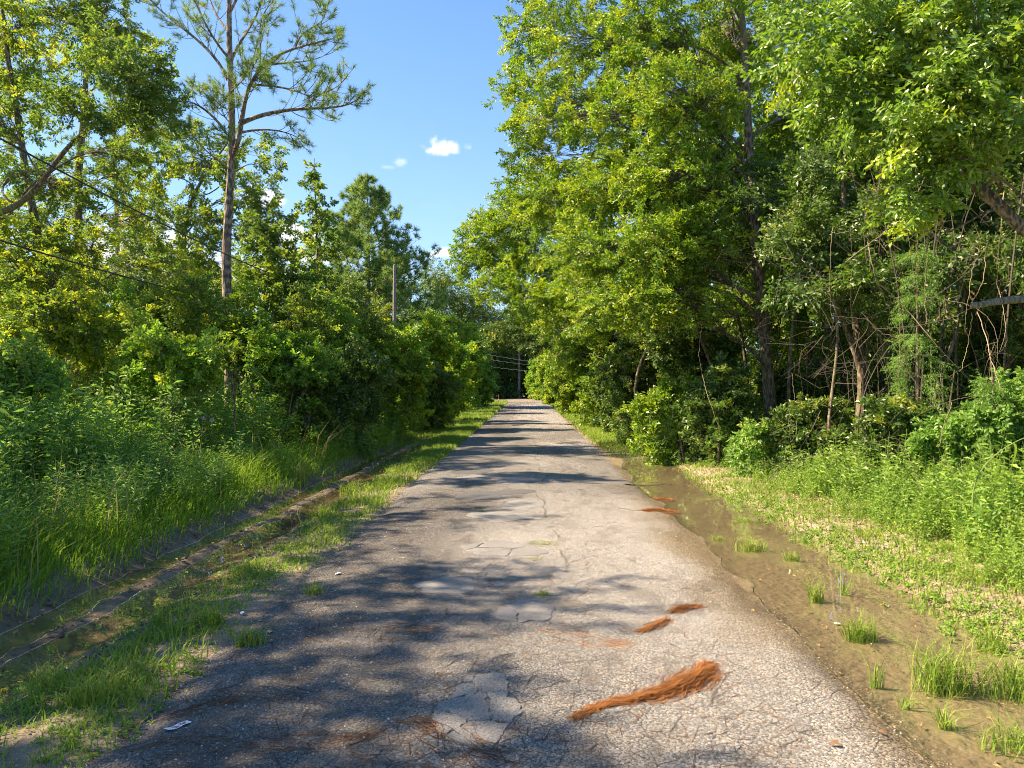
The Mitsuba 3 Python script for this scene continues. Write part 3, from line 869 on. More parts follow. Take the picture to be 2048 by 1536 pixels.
tree('sweetgum_tree', 'slender spire shaped tree rising thinly against the sky left of the round pine', 'tree',
     [P(636, 800, 36), P(636, 620, 36), P(633, 450, 36), P(628, 312, 36)], 0.12, 0.015,
     [lobe(628, 335, 36, 11, 22, 24), lobe(630, 375, 36, 20, 24, 40), lobe(632, 420, 36, 28, 24, 55), lobe(634, 462, 36, 36, 24, 65), lobe(640, 505, 36, 45, 26, 80),
      lobe(640, 550, 36, 50, 28, 100), lobe(650, 600, 35, 60, 32, 120)],
     leaf='m_leaf_grey', seed=26, L=0.11, W=0.075, yellow=0.45, small=True, density=0.85)
tree('sweetgum_tree', 'pale slight young tree with yellowish leaves left of the spire shaped tree', 'tree',
     [P(590, 800, 39), P(591, 600, 39), P(590, 440, 39)], 0.09, 0.015,
     [lobe(590, 455, 39, 25, 25, 40), lobe(592, 500, 39, 33, 28, 60), lobe(595, 550, 39, 38, 30, 80)],
     leaf='m_leaf_grey', seed=27, L=0.13, W=0.09, yellow=0.75, small=True, density=0.30)
tree('maple_tree', 'leafy tree growing in front of the round pine, left of the pole', 'tree',
     [P(700, 800, 55), P(700, 680, 55), P(698, 560, 55)], 0.13, 0.03,
     [lobe(690, 575, 55, 40, 35, 80), lobe(665, 620, 54, 60, 45, 140), lobe(735, 650, 53, 50, 35, 110), lobe(780, 655, 54, 45, 35, 110), lobe(810, 650, 55, 25, 30, 60)],
     leaf='m_leaf_shade', seed=28, TL=0.6, lpt=18, L=0.17, W=0.10, yellow=0.45)

def ragged(px, py, Y, rx, ry, n):
    rg = np.random.default_rng(int(px * 7 + py))
    gy = 766 + EYE * FPX / Y                                        # where its foot stands
    out = [lobe(px, py + 0.1 * ry, Y, 0.75 * rx, 0.75 * ry, int(0.42 * n))]
    for q in range(6):
        a = q * 1.047 + rg.uniform(-.4, .4)
        f = rg.uniform(0.25, 0.5)
        out.append(lobe(px + 0.8 * rx * math.cos(a), py - 0.75 * ry * math.sin(a) * (1.25 if math.sin(a) > 0 else 0.8), Y + rg.normal(0, .25), f * rx, f * ry * rg.uniform(0.8, 1.5), int(0.2 * n * f / .4)))
    if gy - (py + ry) > 12:
        for f in (-0.55, 0.0, 0.55):
            out.append(lobe(px + f * rx, 0.5 * (py + 0.7 * ry + gy - 15), Y + rg.normal(0, .2), 0.42 * rx, max(14, 0.5 * (gy - py - 0.7 * ry)), int(0.16 * n)))
    return out


# sunlit bushes under the left trees
for px, py, Y, rx, ry, n, lf, yl, lab in [
        (90, 660, 15, 120, 60, 220, 'm_leaf_grey', 0.72, 'yellow lit bush at the foot of the crooked oak'),
        (245, 690, 16, 95, 50, 200, 'm_leaf_weed', 0.80, 'brilliant yellow backlit bush left of the tall pine'),
        (345, 625, 20, 85, 60, 220, 'm_leaf_grey', 0.62, 'light green bush beside the bare trunk of the tall pine'),
        (490, 690, 19.5, 65, 38, 150, 'm_leaf_grey', 0.50, 'leafy bush right of the foot of the tall pine'),
        (20, 740, 12, 100, 50, 170, 'm_leaf_bank', 0.55, 'ragged bush at the left picture edge above the weeds'),
        (170, 600, 25, 110, 60, 170, 'm_leaf_grey', 0.62, 'bush between the straight and the crooked oak trunks'),
        (345, 725, 14.5, 90, 45, 190, 'm_leaf_thicket', 0.45, 'shaded leafy bush in front of the tall pine'),
        (575, 720, 19, 75, 50, 220, 'm_leaf_thicket', 0.30, 'dark green bush below the domed tree'),
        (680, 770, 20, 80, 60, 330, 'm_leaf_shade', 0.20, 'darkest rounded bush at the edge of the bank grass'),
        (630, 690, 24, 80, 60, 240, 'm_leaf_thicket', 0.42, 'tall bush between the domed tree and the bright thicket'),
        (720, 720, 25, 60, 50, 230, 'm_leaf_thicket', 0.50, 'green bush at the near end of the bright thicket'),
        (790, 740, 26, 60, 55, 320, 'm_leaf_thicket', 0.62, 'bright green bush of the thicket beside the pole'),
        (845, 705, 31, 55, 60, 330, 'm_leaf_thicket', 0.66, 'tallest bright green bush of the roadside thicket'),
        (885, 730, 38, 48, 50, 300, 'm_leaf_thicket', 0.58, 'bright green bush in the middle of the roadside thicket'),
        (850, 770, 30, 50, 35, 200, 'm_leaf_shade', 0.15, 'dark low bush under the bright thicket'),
        (920, 735, 48, 40, 50, 260, 'm_leaf_thicket', 0.50, 'bush of the left thicket that narrows the road view'),
        (945, 755, 60, 34, 38, 220, 'm_leaf_thicket', 0.30, 'farthest bush of the left thicket, near the two posts'),
        (925, 690, 62, 40, 40, 200, 'm_leaf_thicket', 0.80, 'yellow green tree top above the end of the left thicket')]:
    Yb = Y
    b = P(px, 766, Yb)[:2]
    r1 = ragged(px, py, Y, rx, ry, n)
    bush('bush', lab, 'bush', b, r1, lf, seed=int(px + py), L=0.050 + 0.0018 * Y, W=0.026 + 0.0009 * Y, yellow=yl, small=True, density=1.6)

# ------------------------------------------------------------------ the wood on the right
tree('oak_tree', 'large oak with a brown trunk and a wide bright crown arching over the road', 'tree',
     [P(1548, 930, 18), P(1537, 760, 18), P(1523, 600, 18), P(1509, 420, 18), P(1497, 260, 18), P(1490, 120, 18), P(1475, -60, 18), P(1450, -220, 18)], 0.155, 0.05,
     [lobe(1180, 90, 20, 110, 80, 260), lobe(1300, 60, 18, 110, 80, 240), lobe(1100, 220, 20.5, 90, 75, 230), lobe(1230, 230, 19, 110, 70, 270), lobe(1360, 200, 17, 110, 70, 250),
      lobe(1100, 380, 20.5, 75, 65, 190), lobe(1210, 380, 19, 95, 65, 240), lobe(1340, 350, 17.5, 110, 70, 260), lobe(1190, 500, 18.5, 90, 55, 210), lobe(1310, 490, 17, 100, 60, 230),
      lobe(1395, 470, 17, 75, 60, 160), lobe(1250, 600, 17.5, 90, 45, 180), lobe(1365, 590, 17, 85, 50, 160), lobe(1060, 60, 22, 50, 60, 110), lobe(1430, 330, 19.5, 80, 70, 150),
      lobe(1130, -60, 20, 120, 80, 170), lobe(1300, -100, 18, 130, 90, 170), lobe(1480, -90, 17, 120, 80, 150), lobe(1620, -60, 19, 120, 90, 150), lobe(1500, 80, 20, 90, 80, 140),
      lobe(1450, 170, 21, 90, 80, 150), lobe(1560, 230, 20, 80, 80, 120), lobe(1440, 60, 20, 80, 70, 110), lobe(1560, 380, 19, 70, 70, 90), lobe(1030, 170, 22, 45, 50, 70), lobe(1050, 300, 22, 45, 60, 80)],
     leaf='m_leaf_oak', seed=31, L=0.085, W=0.036, yellow=0.60, sides=12, small=True, density=1.75)
tree('oak_tree', 'oak whose sunlit low boughs droop almost to the right verge beyond the large oak', 'tree',
     [P(1345, 860, 27), P(1340, 700, 27), P(1300, 560, 27), P(1270, 450, 27)], 0.14, 0.04,
     [lobe(1195, 640, 29, 65, 45, 150), lobe(1275, 690, 26, 65, 40, 130), lobe(1145, 705, 38, 50, 35, 140), lobe(1340, 665, 24, 60, 40, 110), lobe(1230, 745, 30, 50, 35, 120), lobe(1175, 570, 29, 65, 45, 140),
      lobe(1290, 600, 25, 65, 45, 120), lobe(1180, 700, 33, 50, 40, 120), lobe(1390, 640, 22, 50, 40, 80), lobe(1110, 640, 38, 50, 35, 120)],
     leaf='m_leaf_oak', seed=39, L=0.11, W=0.048, yellow=0.60, small=True, density=1.4, droop=0.5)
tree('oak_tree', 'oak filling the wood edge behind the brown trunk of the large oak', 'tree',
     [P(1400, 860, 27), P(1405, 650, 27), P(1395, 450, 27), P(1410, 200, 27), P(1400, 0, 27)], 0.16, 0.05,
     [lobe(1290, 160, 27, 100, 90, 190), lobe(1440, 180, 27, 90, 90, 170), lobe(1570, 130, 26, 90, 100, 170), lobe(1360, 330, 27, 100, 70, 170), lobe(1510, 330, 26, 80, 80, 150), lobe(1230, 330, 27, 80, 70, 140),
      lobe(1600, 300, 25, 80, 80, 140), lobe(1330, 480, 26, 90, 60, 150), lobe(1480, 490, 25, 80, 60, 130), lobe(1590, 470, 24, 70, 70, 120), lobe(1300, 620, 25, 80, 50, 130), lobe(1440, 620, 24, 80, 50, 120), lobe(1570, 620, 23, 70, 50, 100), lobe(1430, 20, 27, 120, 80, 150)],
     leaf='m_leaf_oak', seed=38, L=0.11, W=0.05, yellow=0.52, small=True, density=1.2)
tree('oak_tree', 'oak farther along the right side whose low boughs hang out over the road', 'tree',
     [P(1245, 860, 34), P(1240, 700, 34), P(1225, 560, 34), P(1190, 440, 34), P(1160, 330, 34)], 0.25, 0.05,
     [lobe(1020, 450, 34, 60, 45, 170), lobe(960, 480, 35, 45, 35, 110), lobe(945, 525, 35, 38, 30, 90), lobe(1010, 530, 34, 60, 35, 150), lobe(1080, 500, 33, 70, 50, 190), lobe(1090, 410, 34, 60, 45, 150),
      lobe(1000, 570, 33, 50, 28, 90), lobe(1070, 590, 32, 70, 40, 160), lobe(1150, 600, 31, 70, 45, 170), lobe(1160, 500, 32, 70, 60, 170), lobe(1020, 400, 36, 45, 35, 90), lobe(1160, 390, 33, 80, 60, 150), lobe(965, 440, 36, 30, 28, 40)],
     leaf='m_leaf_oak', seed=32, L=0.125, W=0.055, yellow=0.55, sides=10, small=True, density=1.5)
tree('oak_tree', 'shaded oak whose dark boughs droop over the far end of the road', 'tree',
     [P(1180, 820, 54), P(1175, 720, 54), P(1150, 620, 54), P(1120, 540, 54)], 0.28, 0.06,
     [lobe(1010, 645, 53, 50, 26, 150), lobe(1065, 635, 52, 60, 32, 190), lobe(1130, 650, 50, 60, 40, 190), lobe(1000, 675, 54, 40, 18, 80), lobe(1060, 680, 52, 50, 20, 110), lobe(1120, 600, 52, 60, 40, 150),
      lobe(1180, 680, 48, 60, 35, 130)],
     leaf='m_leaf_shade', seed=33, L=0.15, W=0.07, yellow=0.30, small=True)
tree('forked_tree', 'slim dark tree that forks above head height, right of the large oak', 'tree',
     [P(1716, 980, 15), P(1718, 860, 15), P(1724, 735, 15), P(1712, 640, 15), P(1704, 560, 15), P(1690, 430, 15), P(1700, 250, 15)], 0.11, 0.03,
     [lobe(1640, 500, 14.5, 90, 60, 150), lobe(1750, 450, 15, 100, 60, 150), lobe(1610, 390, 15.5, 90, 60, 140), lobe(1820, 380, 15, 90, 70, 140), lobe(1700, 280, 15, 110, 70, 150),
      lobe(1800, 560, 14.5, 70, 50, 90)],
     leaf='m_leaf_shade', seed=34, TL=0.5, lpt=20, L=0.085, W=0.04, yellow=0.35)
kf = 'forked_tree'
put(kf, 'limb', tube(curve([P(1724, 745, 15), P(1700, 672, 14.9), P(1668, 590, 14.7), P(1650, 520, 14.6)], 16), np.linspace(0.075, 0.03, 16), 8), 'm_bark_oak', 60)
# big limb and glossy leaves of a tree just outside the right picture edge
tree('water_oak', 'near oak with a thick mossy limb and glossy leaf sprays at the upper right', 'tree',
     [P(2330, 1150, 8.3), P(2320, 800, 8.3), P(2250, 560, 8.4), P(2060, 462, 8.5), P(1990, 400, 8.5), P(1925, 335, 8.5), P(1890, 250, 8.5), P(1860, 120, 8.6), P(1850, -60, 8.8)], 0.125, 0.03,
     [lobe(1700, 60, 8.6, 110, 55, 80), lobe(1850, 40, 8.2, 120, 60, 90), lobe(1980, 90, 7.8, 90, 70, 80), lobe(1640, 130, 8.8, 90, 45, 60), lobe(1760, 160, 8.4, 100, 45, 70),
      lobe(1900, 190, 8.0, 110, 50, 80), lobe(2020, 230, 7.6, 80, 60, 60), lobe(1700, 240, 8.4, 80, 30, 40), lobe(1840, 270, 8.0, 90, 35, 50), lobe(1600, 30, 9.2, 80, 50, 50), lobe(1930, 320, 7.8, 70, 30, 28), lobe(1880, 420, 8.2, 45, 35, 18),
      lobe(1780, -70, 8.6, 160, 60, 70), lobe(1990, -60, 8.2, 140, 70, 70), lobe(2150, 100, 8, 100, 120, 60)],
     leaf='m_leaf_gloss', seed=35, L=0.074, W=0.032, density=1.25, yellow=0.50, fine=True, sides=12, cluster=8)
k0 = 'water_oak'
put(k0, 'limb', tube(curve([P(2120, 600, 8.8), P(2048, 594, 8.7), P(1990, 600, 8.5), P(1945, 607, 8.3)], 14), np.linspace(0.055, 0.035, 14), 9, 0.08, np.random.default_rng(1)), 'm_bark_pale', 60, label='broken dead limb stub')

tree('oak_tree', 'brown trunked tree just inside the wood right of the forked tree', 'tree',
     [P(1960, 960, 16), P(1955, 700, 16), P(1945, 480, 16), P(1950, 200, 16)], 0.14, 0.05,
     [lobe(1900, 480, 15, 90, 70, 120), lobe(2010, 420, 15, 90, 80, 120), lobe(1930, 300, 15, 120, 80, 150), lobe(1850, 220, 17, 110, 90, 140), lobe(2030, 600, 14, 80, 60, 90), lobe(2000, 120, 16, 140, 90, 140)],
     leaf='m_leaf_shade', seed=36, TL=0.5, lpt=20, L=0.09, W=0.042, yellow=0.35)
# thin trunks with little foliage of their own in the shade
for q, (px, Y, top, r) in enumerate([(1330, 22, 350, .06), (1385, 24, 300, .05), (1425, 19, 420, .05), (1470, 23, 300, .06), (1585, 17, 330, .05), (1640, 20, 300, .07), (1668, 13.5, 520, .035), (1775, 18, 300, .07),
                                     (1810, 14, 420, .045), (1855, 19, 300, .08), (1905, 13, 450, .045), (1985, 21, 300, .09), (2035, 14, 420, .06), (1290, 30, 450, .08), (1560, 24, 280, .09), (1730, 24, 280, .10)]):
    rg = np.random.default_rng(400 + q)
    x0 = px + rg.normal(0, 12)
    tr = [P(x0, 766, Y), P(x0 + rg.normal(0, 14), 700, Y), P(px + rg.normal(0, 25), 560, Y), P(px + rg.normal(0, 40), top, Y)]
    tree('sapling', 'slim shaded sapling trunk standing inside the right hand wood', 'sapling', tr, r, 0.5 * r,
         [lobe(px + rg.normal(0, 30), rg.uniform(400, 520), Y + 0.8, 60, 40, 45), lobe(px + rg.normal(0, 30), top + 60, Y, 90, 60, 80)],
         leaf='m_leaf_shade', bark='m_bark_oak', seed=430 + q, group='sapling trunks inside the right hand wood', sides=6, TL=0.5, lpt=18, L=0.06 + 0.0025 * Y, W=0.03 + 0.0012 * Y, yellow=0.33)

for px, py, Y, rx, ry, n, lf, yl, lab in [
        (1160, 745, 46, 55, 50, 260, 'm_leaf_oak', 0.60, 'yellow green bush on the right verge under the hanging boughs'),
        (1215, 700, 32, 70, 60, 300, 'm_leaf_oak', 0.55, 'leafy bush hanging over the right verge left of the large oak'),
        (1112, 750, 72, 36, 42, 240, 'm_leaf_oak', 0.70, 'sunlit bush that ends the right hand hedge by the far road'),
        (1085, 758, 92, 24, 34, 170, 'm_leaf_thicket', 0.50, 'farthest pale bush on the right verge'),
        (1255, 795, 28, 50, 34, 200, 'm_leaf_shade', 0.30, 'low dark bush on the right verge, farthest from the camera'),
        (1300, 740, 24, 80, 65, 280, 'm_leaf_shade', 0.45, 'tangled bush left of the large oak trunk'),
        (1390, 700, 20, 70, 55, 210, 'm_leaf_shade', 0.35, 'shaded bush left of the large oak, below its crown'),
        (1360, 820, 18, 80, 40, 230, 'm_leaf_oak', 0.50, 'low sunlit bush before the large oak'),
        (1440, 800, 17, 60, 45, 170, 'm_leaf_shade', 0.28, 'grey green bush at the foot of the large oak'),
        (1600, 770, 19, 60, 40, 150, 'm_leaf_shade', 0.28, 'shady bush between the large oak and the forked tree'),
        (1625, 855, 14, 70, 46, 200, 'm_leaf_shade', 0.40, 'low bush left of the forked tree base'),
        (1540, 890, 15, 65, 34, 170, 'm_leaf_bank', 0.42, 'leafy bush hiding the base of the large oak'),
        (1795, 765, 18, 60, 40, 130, 'm_leaf_shade', 0.28, 'shady bush right of the forked tree'),
        (1800, 868, 12, 75, 46, 190, 'm_leaf_shade', 0.40, 'low bush right of the forked tree base'),
        (1900, 770, 15, 60, 50, 150, 'm_leaf_shade', 0.28, 'bush behind the drooping cedar'),
        (1985, 700, 15, 50, 50, 110, 'm_leaf_shade', 0.30, 'bush under the broken limb stub'),
        (1930, 880, 11, 75, 46, 200, 'm_leaf_bank', 0.38, 'leafy bush at the right, behind the arching grass'),
        (2030, 830, 10.5, 60, 55, 170, 'm_leaf_bank', 0.30, 'bush at the right picture edge')]:
    b = P(px, 766, Y)[:2]
    r1 = ragged(px, py, Y, rx, ry, n)
    bush('bush', lab, 'bush', b, r1, lf, seed=int(px + py), L=0.045 + 0.0020 * Y, W=0.024 + 0.0010 * Y, yellow=yl, small=True, density=2.2)


# cedars: drooping feathery sprays
def cedar(label, base, h, r, seed, leaf='m_leaf_bank', n=90, lean=(0, 0)):
    rg = np.random.default_rng(seed)
    bx, by = base
    z = float(height(bx, by))
    k = thing('cedar', label, 'cedar')
    tp = curve([[bx, by, z - .1], [bx + lean[0] * .4, by + lean[1] * .4, z + h * .5], [bx + lean[0], by + lean[1], z + h]], 14)
    put(k, 'trunk', tube(tp, np.linspace(0.045, 0.008, 14), 6), 'm_bark_oak', 60)
    t = rg.uniform(0.12, 1.0, n)
    i = (t * 13).astype(int)
    az = rg.uniform(0, 6.283, n)
    d = np.stack([np.cos(az), np.sin(az), rg.normal(-0.15, 0.25, n)], 1)
    tl = r * (1.05 - 0.8 * t) * rg.uniform(0.6, 1.2, n)
    o = tp[i]
    tw = bars(o, o + d * tl[:, None] * 0.95 - np.array([0, 0, .12]) * tl[:, None], 0.004)
    # every bough carries flat side sprays
    m = 9
    u = rg.uniform(0.25, 1.0, (n, m))
    so = (o[:, None] + d[:, None] * (u * tl[:, None])[..., None] - np.array([0, 0, .15]) * (u ** 2 * tl[:, None])[..., None]).reshape(-1, 3)
    sd = unit(np.repeat(d, m, 0) + rg.normal(0, 0.55, (n * m, 3)) - np.array([0, 0, 0.35]))
    lf = twig_leaves(rg, so, sd, 0.16 + 0.10 * r, 18, 0.035 + 0.012 * r, 0.010, 0.45, 0.35, spread=0.75)
    put(k, 'twigs', tw, 'm_twig', kind='stuff')
    put(k, 'foliage', lf[:2], leaf, uv=lf[2], kind='stuff')


cedar('tall drooping cedar with pale feathery sprays at the right edge of the wood', P(1835, 766, 12)[:2], 4.2, 0.65, 51, n=130)
cedar('bright yellow green cedar sapling left of the large oak trunk', P(1437, 766, 16.5)[:2], 1.6, 0.35, 52, leaf='m_leaf_weed', n=60)
cedar('feathery green cedar sapling leaning beside the right verge', P(1370, 766, 17.5)[:2], 1.5, 0.8, 53, n=60, lean=(-.4, 0))
cedar('soft green cedar bush among the weeds under the broken limb', P(1985, 766, 10.5)[:2], 1.9, 0.6, 54, n=80)

# hanging vines and dead twigs
rg = np.random.default_rng(61)
VINES = ['longest bare vine hanging near the right picture edge, left of the corner',
         'short vine curling beside the mossy limb at the right',
         'vine hanging straight left of the mossy limb',
         'vine sagging from the broken limb stub to the right edge',
         'vine hanging from the tip of the broken limb stub',
         'vine leaning across the gap between forked tree and cedar',
         'bare stem rising to the upper right above the forked tree',
         'long bare stem slanting down to the right picture edge',
         'pale bent stick rising from the low bush behind the weeds',
         'thin upright vine just left of the forked tree top',
         'nearly level twig behind the cedar',
         'pale hooked dead twig under the mossy limb',
         'short twig rising from the hooked dead twig',
         'thin bare stem left of the forked tree base',
         'slanting thin stem between the large oak and the forked tree',
         'leaning bare stem left of the large oak trunk',
         'fine upright vine below the broken limb stub',
         'fine upright vine at the top of the drooping cedar']
for q, (pts, Y, r) in enumerate([
        ([(2008, 380), (2000, 470), (1995, 560), (2010, 640), (2000, 700)], 10, .008), ([(1975, 480), (1970, 520), (1962, 570), (1945, 600)], 10, .008),
        ([(1950, 480), (1945, 540), (1935, 600), (1930, 660)], 10.4, .007), ([(1955, 620), (1975, 680), (1990, 740), (2048, 830)], 9.6, .009), ([(1945, 620), (1935, 690), (1920, 740)], 10, .007),
        ([(1735, 480), (1755, 560), (1790, 640), (1830, 710)], 12.5, .010), ([(1690, 520), (1730, 490), (1800, 430), (1850, 350)], 12.5, .010), ([(1750, 560), (1800, 600), (1860, 670), (1960, 770), (2048, 820)], 11.5, .011),
        ([(1880, 890), (1890, 840), (1905, 800)], 10.2, .010), ([(1665, 450), (1660, 560), (1665, 640)], 13, .007), ([(1745, 650), (1790, 670), (1835, 672)], 12, .008), ([(1925, 470), (1905, 490), (1880, 480), (1870, 468)], 9.2, .006),
        ([(1925, 440), (1935, 400), (1930, 350)], 9.2, .007), ([(1600, 850), (1590, 800), (1585, 740)], 14, .008), ([(1560, 650), (1600, 560), (1640, 500)], 14, .007), ([(1440, 860), (1420, 800), (1400, 720), (1405, 640)], 16, .008),
        ([(1985, 800), (1980, 700), (1970, 640)], 10.5, .006), ([(1855, 640), (1850, 560), (1860, 480)], 11.5, .006)]):
    lab = VINES[q]
    cv = curve([P(x, y, Y + 0.25 * rg.normal()) for x, y in pts], 16) + rg.normal(0, 0.006, (16, 3))
    k = thing('hanging_vine', lab, 'vine', 'bare vines and dead twigs in the right hand wood')
    put(k, None, tube(cv, np.linspace(0.75 * r, 0.3 * r, 16), 5), 'm_vine', True)

# ------------------------------------------------------------------ deep wood behind: trees copied from three kinds
KINDS = []
for q, (hh, leafm, yl, nt) in enumerate([(11, 'm_leaf_shade', 0.30, 100), (13, 'm_leaf_oak', 0.42, 100), (9, 'm_leaf_grey', 0.45, 100), (10, 'm_leaf_grey', 0.5, 34)]):
    rg = np.random.default_rng(700 + q)
    tp = curve([[0, 0, -0.3], [0.2, 0.1, hh * .35], [-.1, .2, hh * .7], [0.1, 0, hh * .95]], 14)
    rad = np.linspace(0.17, 0.04, 14)
    lobes = []
    for _ in range(13):
        t = rg.uniform(0.22, 1.0)
        az = rg.uniform(0, 6.28)
        rr = rg.uniform(0.4, 2.6) * (1.15 - 0.55 * t)
        lobes.append((rr * np.cos(az), rr * np.sin(az), hh * t, 1.5, 1.5, 1.1, nt))
    lobes += [(rg.normal(0, 1.3), rg.normal(0, 1.3), rg.uniform(0.9, 2.0), 1.6, 1.6, 1.0, nt) for _ in range(4)]
    tw, lf, lim = [], [], []
    for (cx, cy, cz, rx, ry, rz, n) in lobes:
        c = np.array([cx, cy, cz])
        i = int(np.argmin(np.abs(tp[:, 2] - (cz - .5))))
        lim.append(tube(curve([tp[i], (tp[i] + c) / 2 + [0, 0, .2], c], 7), np.linspace(.05, .015, 7), 4))
        d0 = unit(rg.normal(size=(n, 3)))
        o = c + d0 * np.array([rx, ry, rz]) * (rg.uniform(size=n) ** 0.45)[:, None]
        d = unit(d0 + rg.normal(0, .5, (n, 3)) - [0, 0, .15])
        tw.append(bars(o - d * .2, o + d * .6, 0.006))
        lf.append(twig_leaves(rg, o, d, 0.8, 14, 0.19, 0.105, np.clip(yl + .2 * rg.normal() + .1 * rg.normal(size=n), 0, 1), 0.25))
    tw, lf = join(tw), join(lf)
    scene[f'kind_{q}'] = {'type': 'shapegroup', 'trunk': mikit.ply(join([tube(tp, rad, 7)] + lim)[:2], 'm_bark_oak', smooth=60),
                          'twigs': mikit.ply(tw[:2], 'm_twig'), 'crown': mikit.ply(lf[:2], leafm, uv=lf[2])}


def wood_tree(q, x, y, s, name, label, group):
    rg = np.random.default_rng(int(abs(x) * 131 + y * 17 + q))
    k = thing(name, label, 'tree', group)
    labels[k + '__twigs'] = labels[k + '__crown'] = {'kind': 'stuff'}
    scene[k] = {'type': 'instance', 'g': {'type': 'ref', 'id': f'kind_{q}'},
                'to_world': T().translate([x, y, float(height(x, y))]).rotate([0, 0, 1], float(rg.uniform(0, 360))).scale([s, s, s * float(rg.uniform(0.92, 1.1))])}


rg = np.random.default_rng(71)
for (x, y, s) in [(9, 24, .8), (10, 29, .9), (8.5, 36, 1), (12, 20, .9), (13.5, 26, 1), (12, 33, 1), (15, 19, 1), (17, 24, 1), (16, 31, 1.1), (11, 42, 1), (8, 48, .9), (14, 15.5, .8), (18, 15, 1), (20, 20, 1.1), (13, 50, 1), (9, 60, .9), (7.5, 70, .9), (13, 70, 1.1), (22, 30, 1.1), (20, 40, 1.1), (24, 16, 1), (12, 11, .7), (15.5, 9, .9), (17, 12, 1), (26, 24, 1.2), (30, 36, 1.2), (6.5, 42, .7), (6.8, 55, .7)]:
    wood_tree(int(rg.integers(0, 2)), x, y, s, 'wood_tree', 'leafy tree standing deep in the right hand wood', 'trees deep in the right hand wood')
for (x, y, s) in [(-17, 33, .8), (-21, 28, .8), (-25, 36, .9), (-20, 42, .9), (-15, 46, .75), (-28, 46, 1), (-34, 40, 1), (-14.5, 55, .7), (-23, 55, .9), (-12, 72, .7), (-18, 68, .85), (-30, 60, 1), (-40, 55, 1.1), (-16, 85, .8)]:
    wood_tree(2 if rg.uniform() < 0.7 else 0, x, y, s, 'wood_tree', 'leafy tree standing far back in the left hand wood', 'trees far back in the left hand wood')
for (x, y, s) in [(-9, 104, 1.5), (-13, 101, 1.5), (-17, 106, 1.6), (-8, 110, 1.6), (-13, 112, 1.6), (-21, 103, 1.6), (-4, 112, 1.3), (-1, 109, 1.2), (2, 111, 1.3), (5, 108, 1.1), (8, 104, 1.0), (12, 108, 1.1), (0, 116, 1.4), (-3, 106, .8), (3, 105, .8), (16, 102, 1.1), (-5.5, 102, 1.1), (6, 99, .7)]:
    wood_tree(0, x, y, s, 'wood_tree', 'dark green tree in the wood that closes the far end of the road', 'trees closing the end of the road')
# trees left of the picture that shade the near road
for (x, y, s, q) in [(-10.0, 6.8, .88, 3), (-10.2, 2.6, .90, 3), (-13.4, 4.6, 1.05, 3), (-17.5, 4, 1.15, 3), (-10, -2.0, .95, 3), (-11.4, 10.6, .90, 3), (-14.5, -1, 1.1, 3)]:
    wood_tree(q, x, y, s, 'shade_tree', 'tree left of the picture that shades the weeds and the near road', 'shade trees left of the picture')
# shade over the right hand wood, beyond the picture edge
for (x, y, s) in [(13, 5, .9), (11, 8, .8)]:
    wood_tree(1, x, y, s, 'wood_tree', 'leafy tree standing deep in the right hand wood', 'trees deep in the right hand wood')

# ------------------------------------------------------------------ grass and weeds
rng = np.random.default_rng(81)


def area(rng, n, x0, x1, y0, y1, f, near=1.0):
    """n random ground points, thinned by f(x, y) in 0..1; near > 0 packs them towards the viewer"""
    u = rng.uniform(size=n)
    y = y0 * (y1 / y0) ** (u ** (1 / near)) if near else y0 + (y1 - y0) * u
    x = rng.uniform(x0, x1, n)
    k = rng.uniform(size=n) < f(x, y)
    return x[k], y[k]


# left verge: low broken turf
def verge_f(x, y):
    c = sst(-3.05 + 0.4 * n2(x, y, 1.2, 54), -2.75, x) * sst(-1.95, -2.4, x + 0.35 * n2(x, y, 1.1, 51)) * np.clip(0.45 + 3.0 * n2(x, y, 1.6, 52, 4), 0, 1)
    far = sst(14, 22, y) * sst(-1.9, -2.2, x) * np.maximum(sst(-3.1, -2.8, x), sst(22, 34, y))
    return np.clip(np.maximum(c, far) * (1 + sst(9, 12, y)), 0, 1)


x, y = area(rng, 75000, -4.2, -1.8, 3.4, 80, verge_f)
pts = on(x, y, -0.005)
hm = (0.045 + 0.10 * np.clip(0.5 + 2 * n2(x, y, 2.3, 53), 0, 1) + 0.05 * sst(9, 14, y)) * (1 + 0.6 * sst(20, 40, y))
k = thing('verge_grass', 'low patchy grass on the muddy strip between the road and the left ruts', 'grass', kind='stuff')
v, f, uv = blades(rng, pts, hm, 0.006 + 0.00055 * y, 0.8, 0.32, 0.25)
put(k, None, (v, f), 'm_grass', uv=uv)

# right verge: short grass, partly dry
def rverge_f(x, y):
    w = 0.5 * n2(0 * x, y, 0.35, 6)
    far = sst(18, 24, y) * sst(2.15, 2.6, x) * sst(5.5, 4.2, x)
    c = sst(3.45, 3.8, x - w) * sst(6.0, 4.8, x) * np.clip(0.62 + 2.4 * n2(x, y, 1.7, 62, 4), 0, 1)
    return np.clip(np.maximum(c, far), 0, 1)


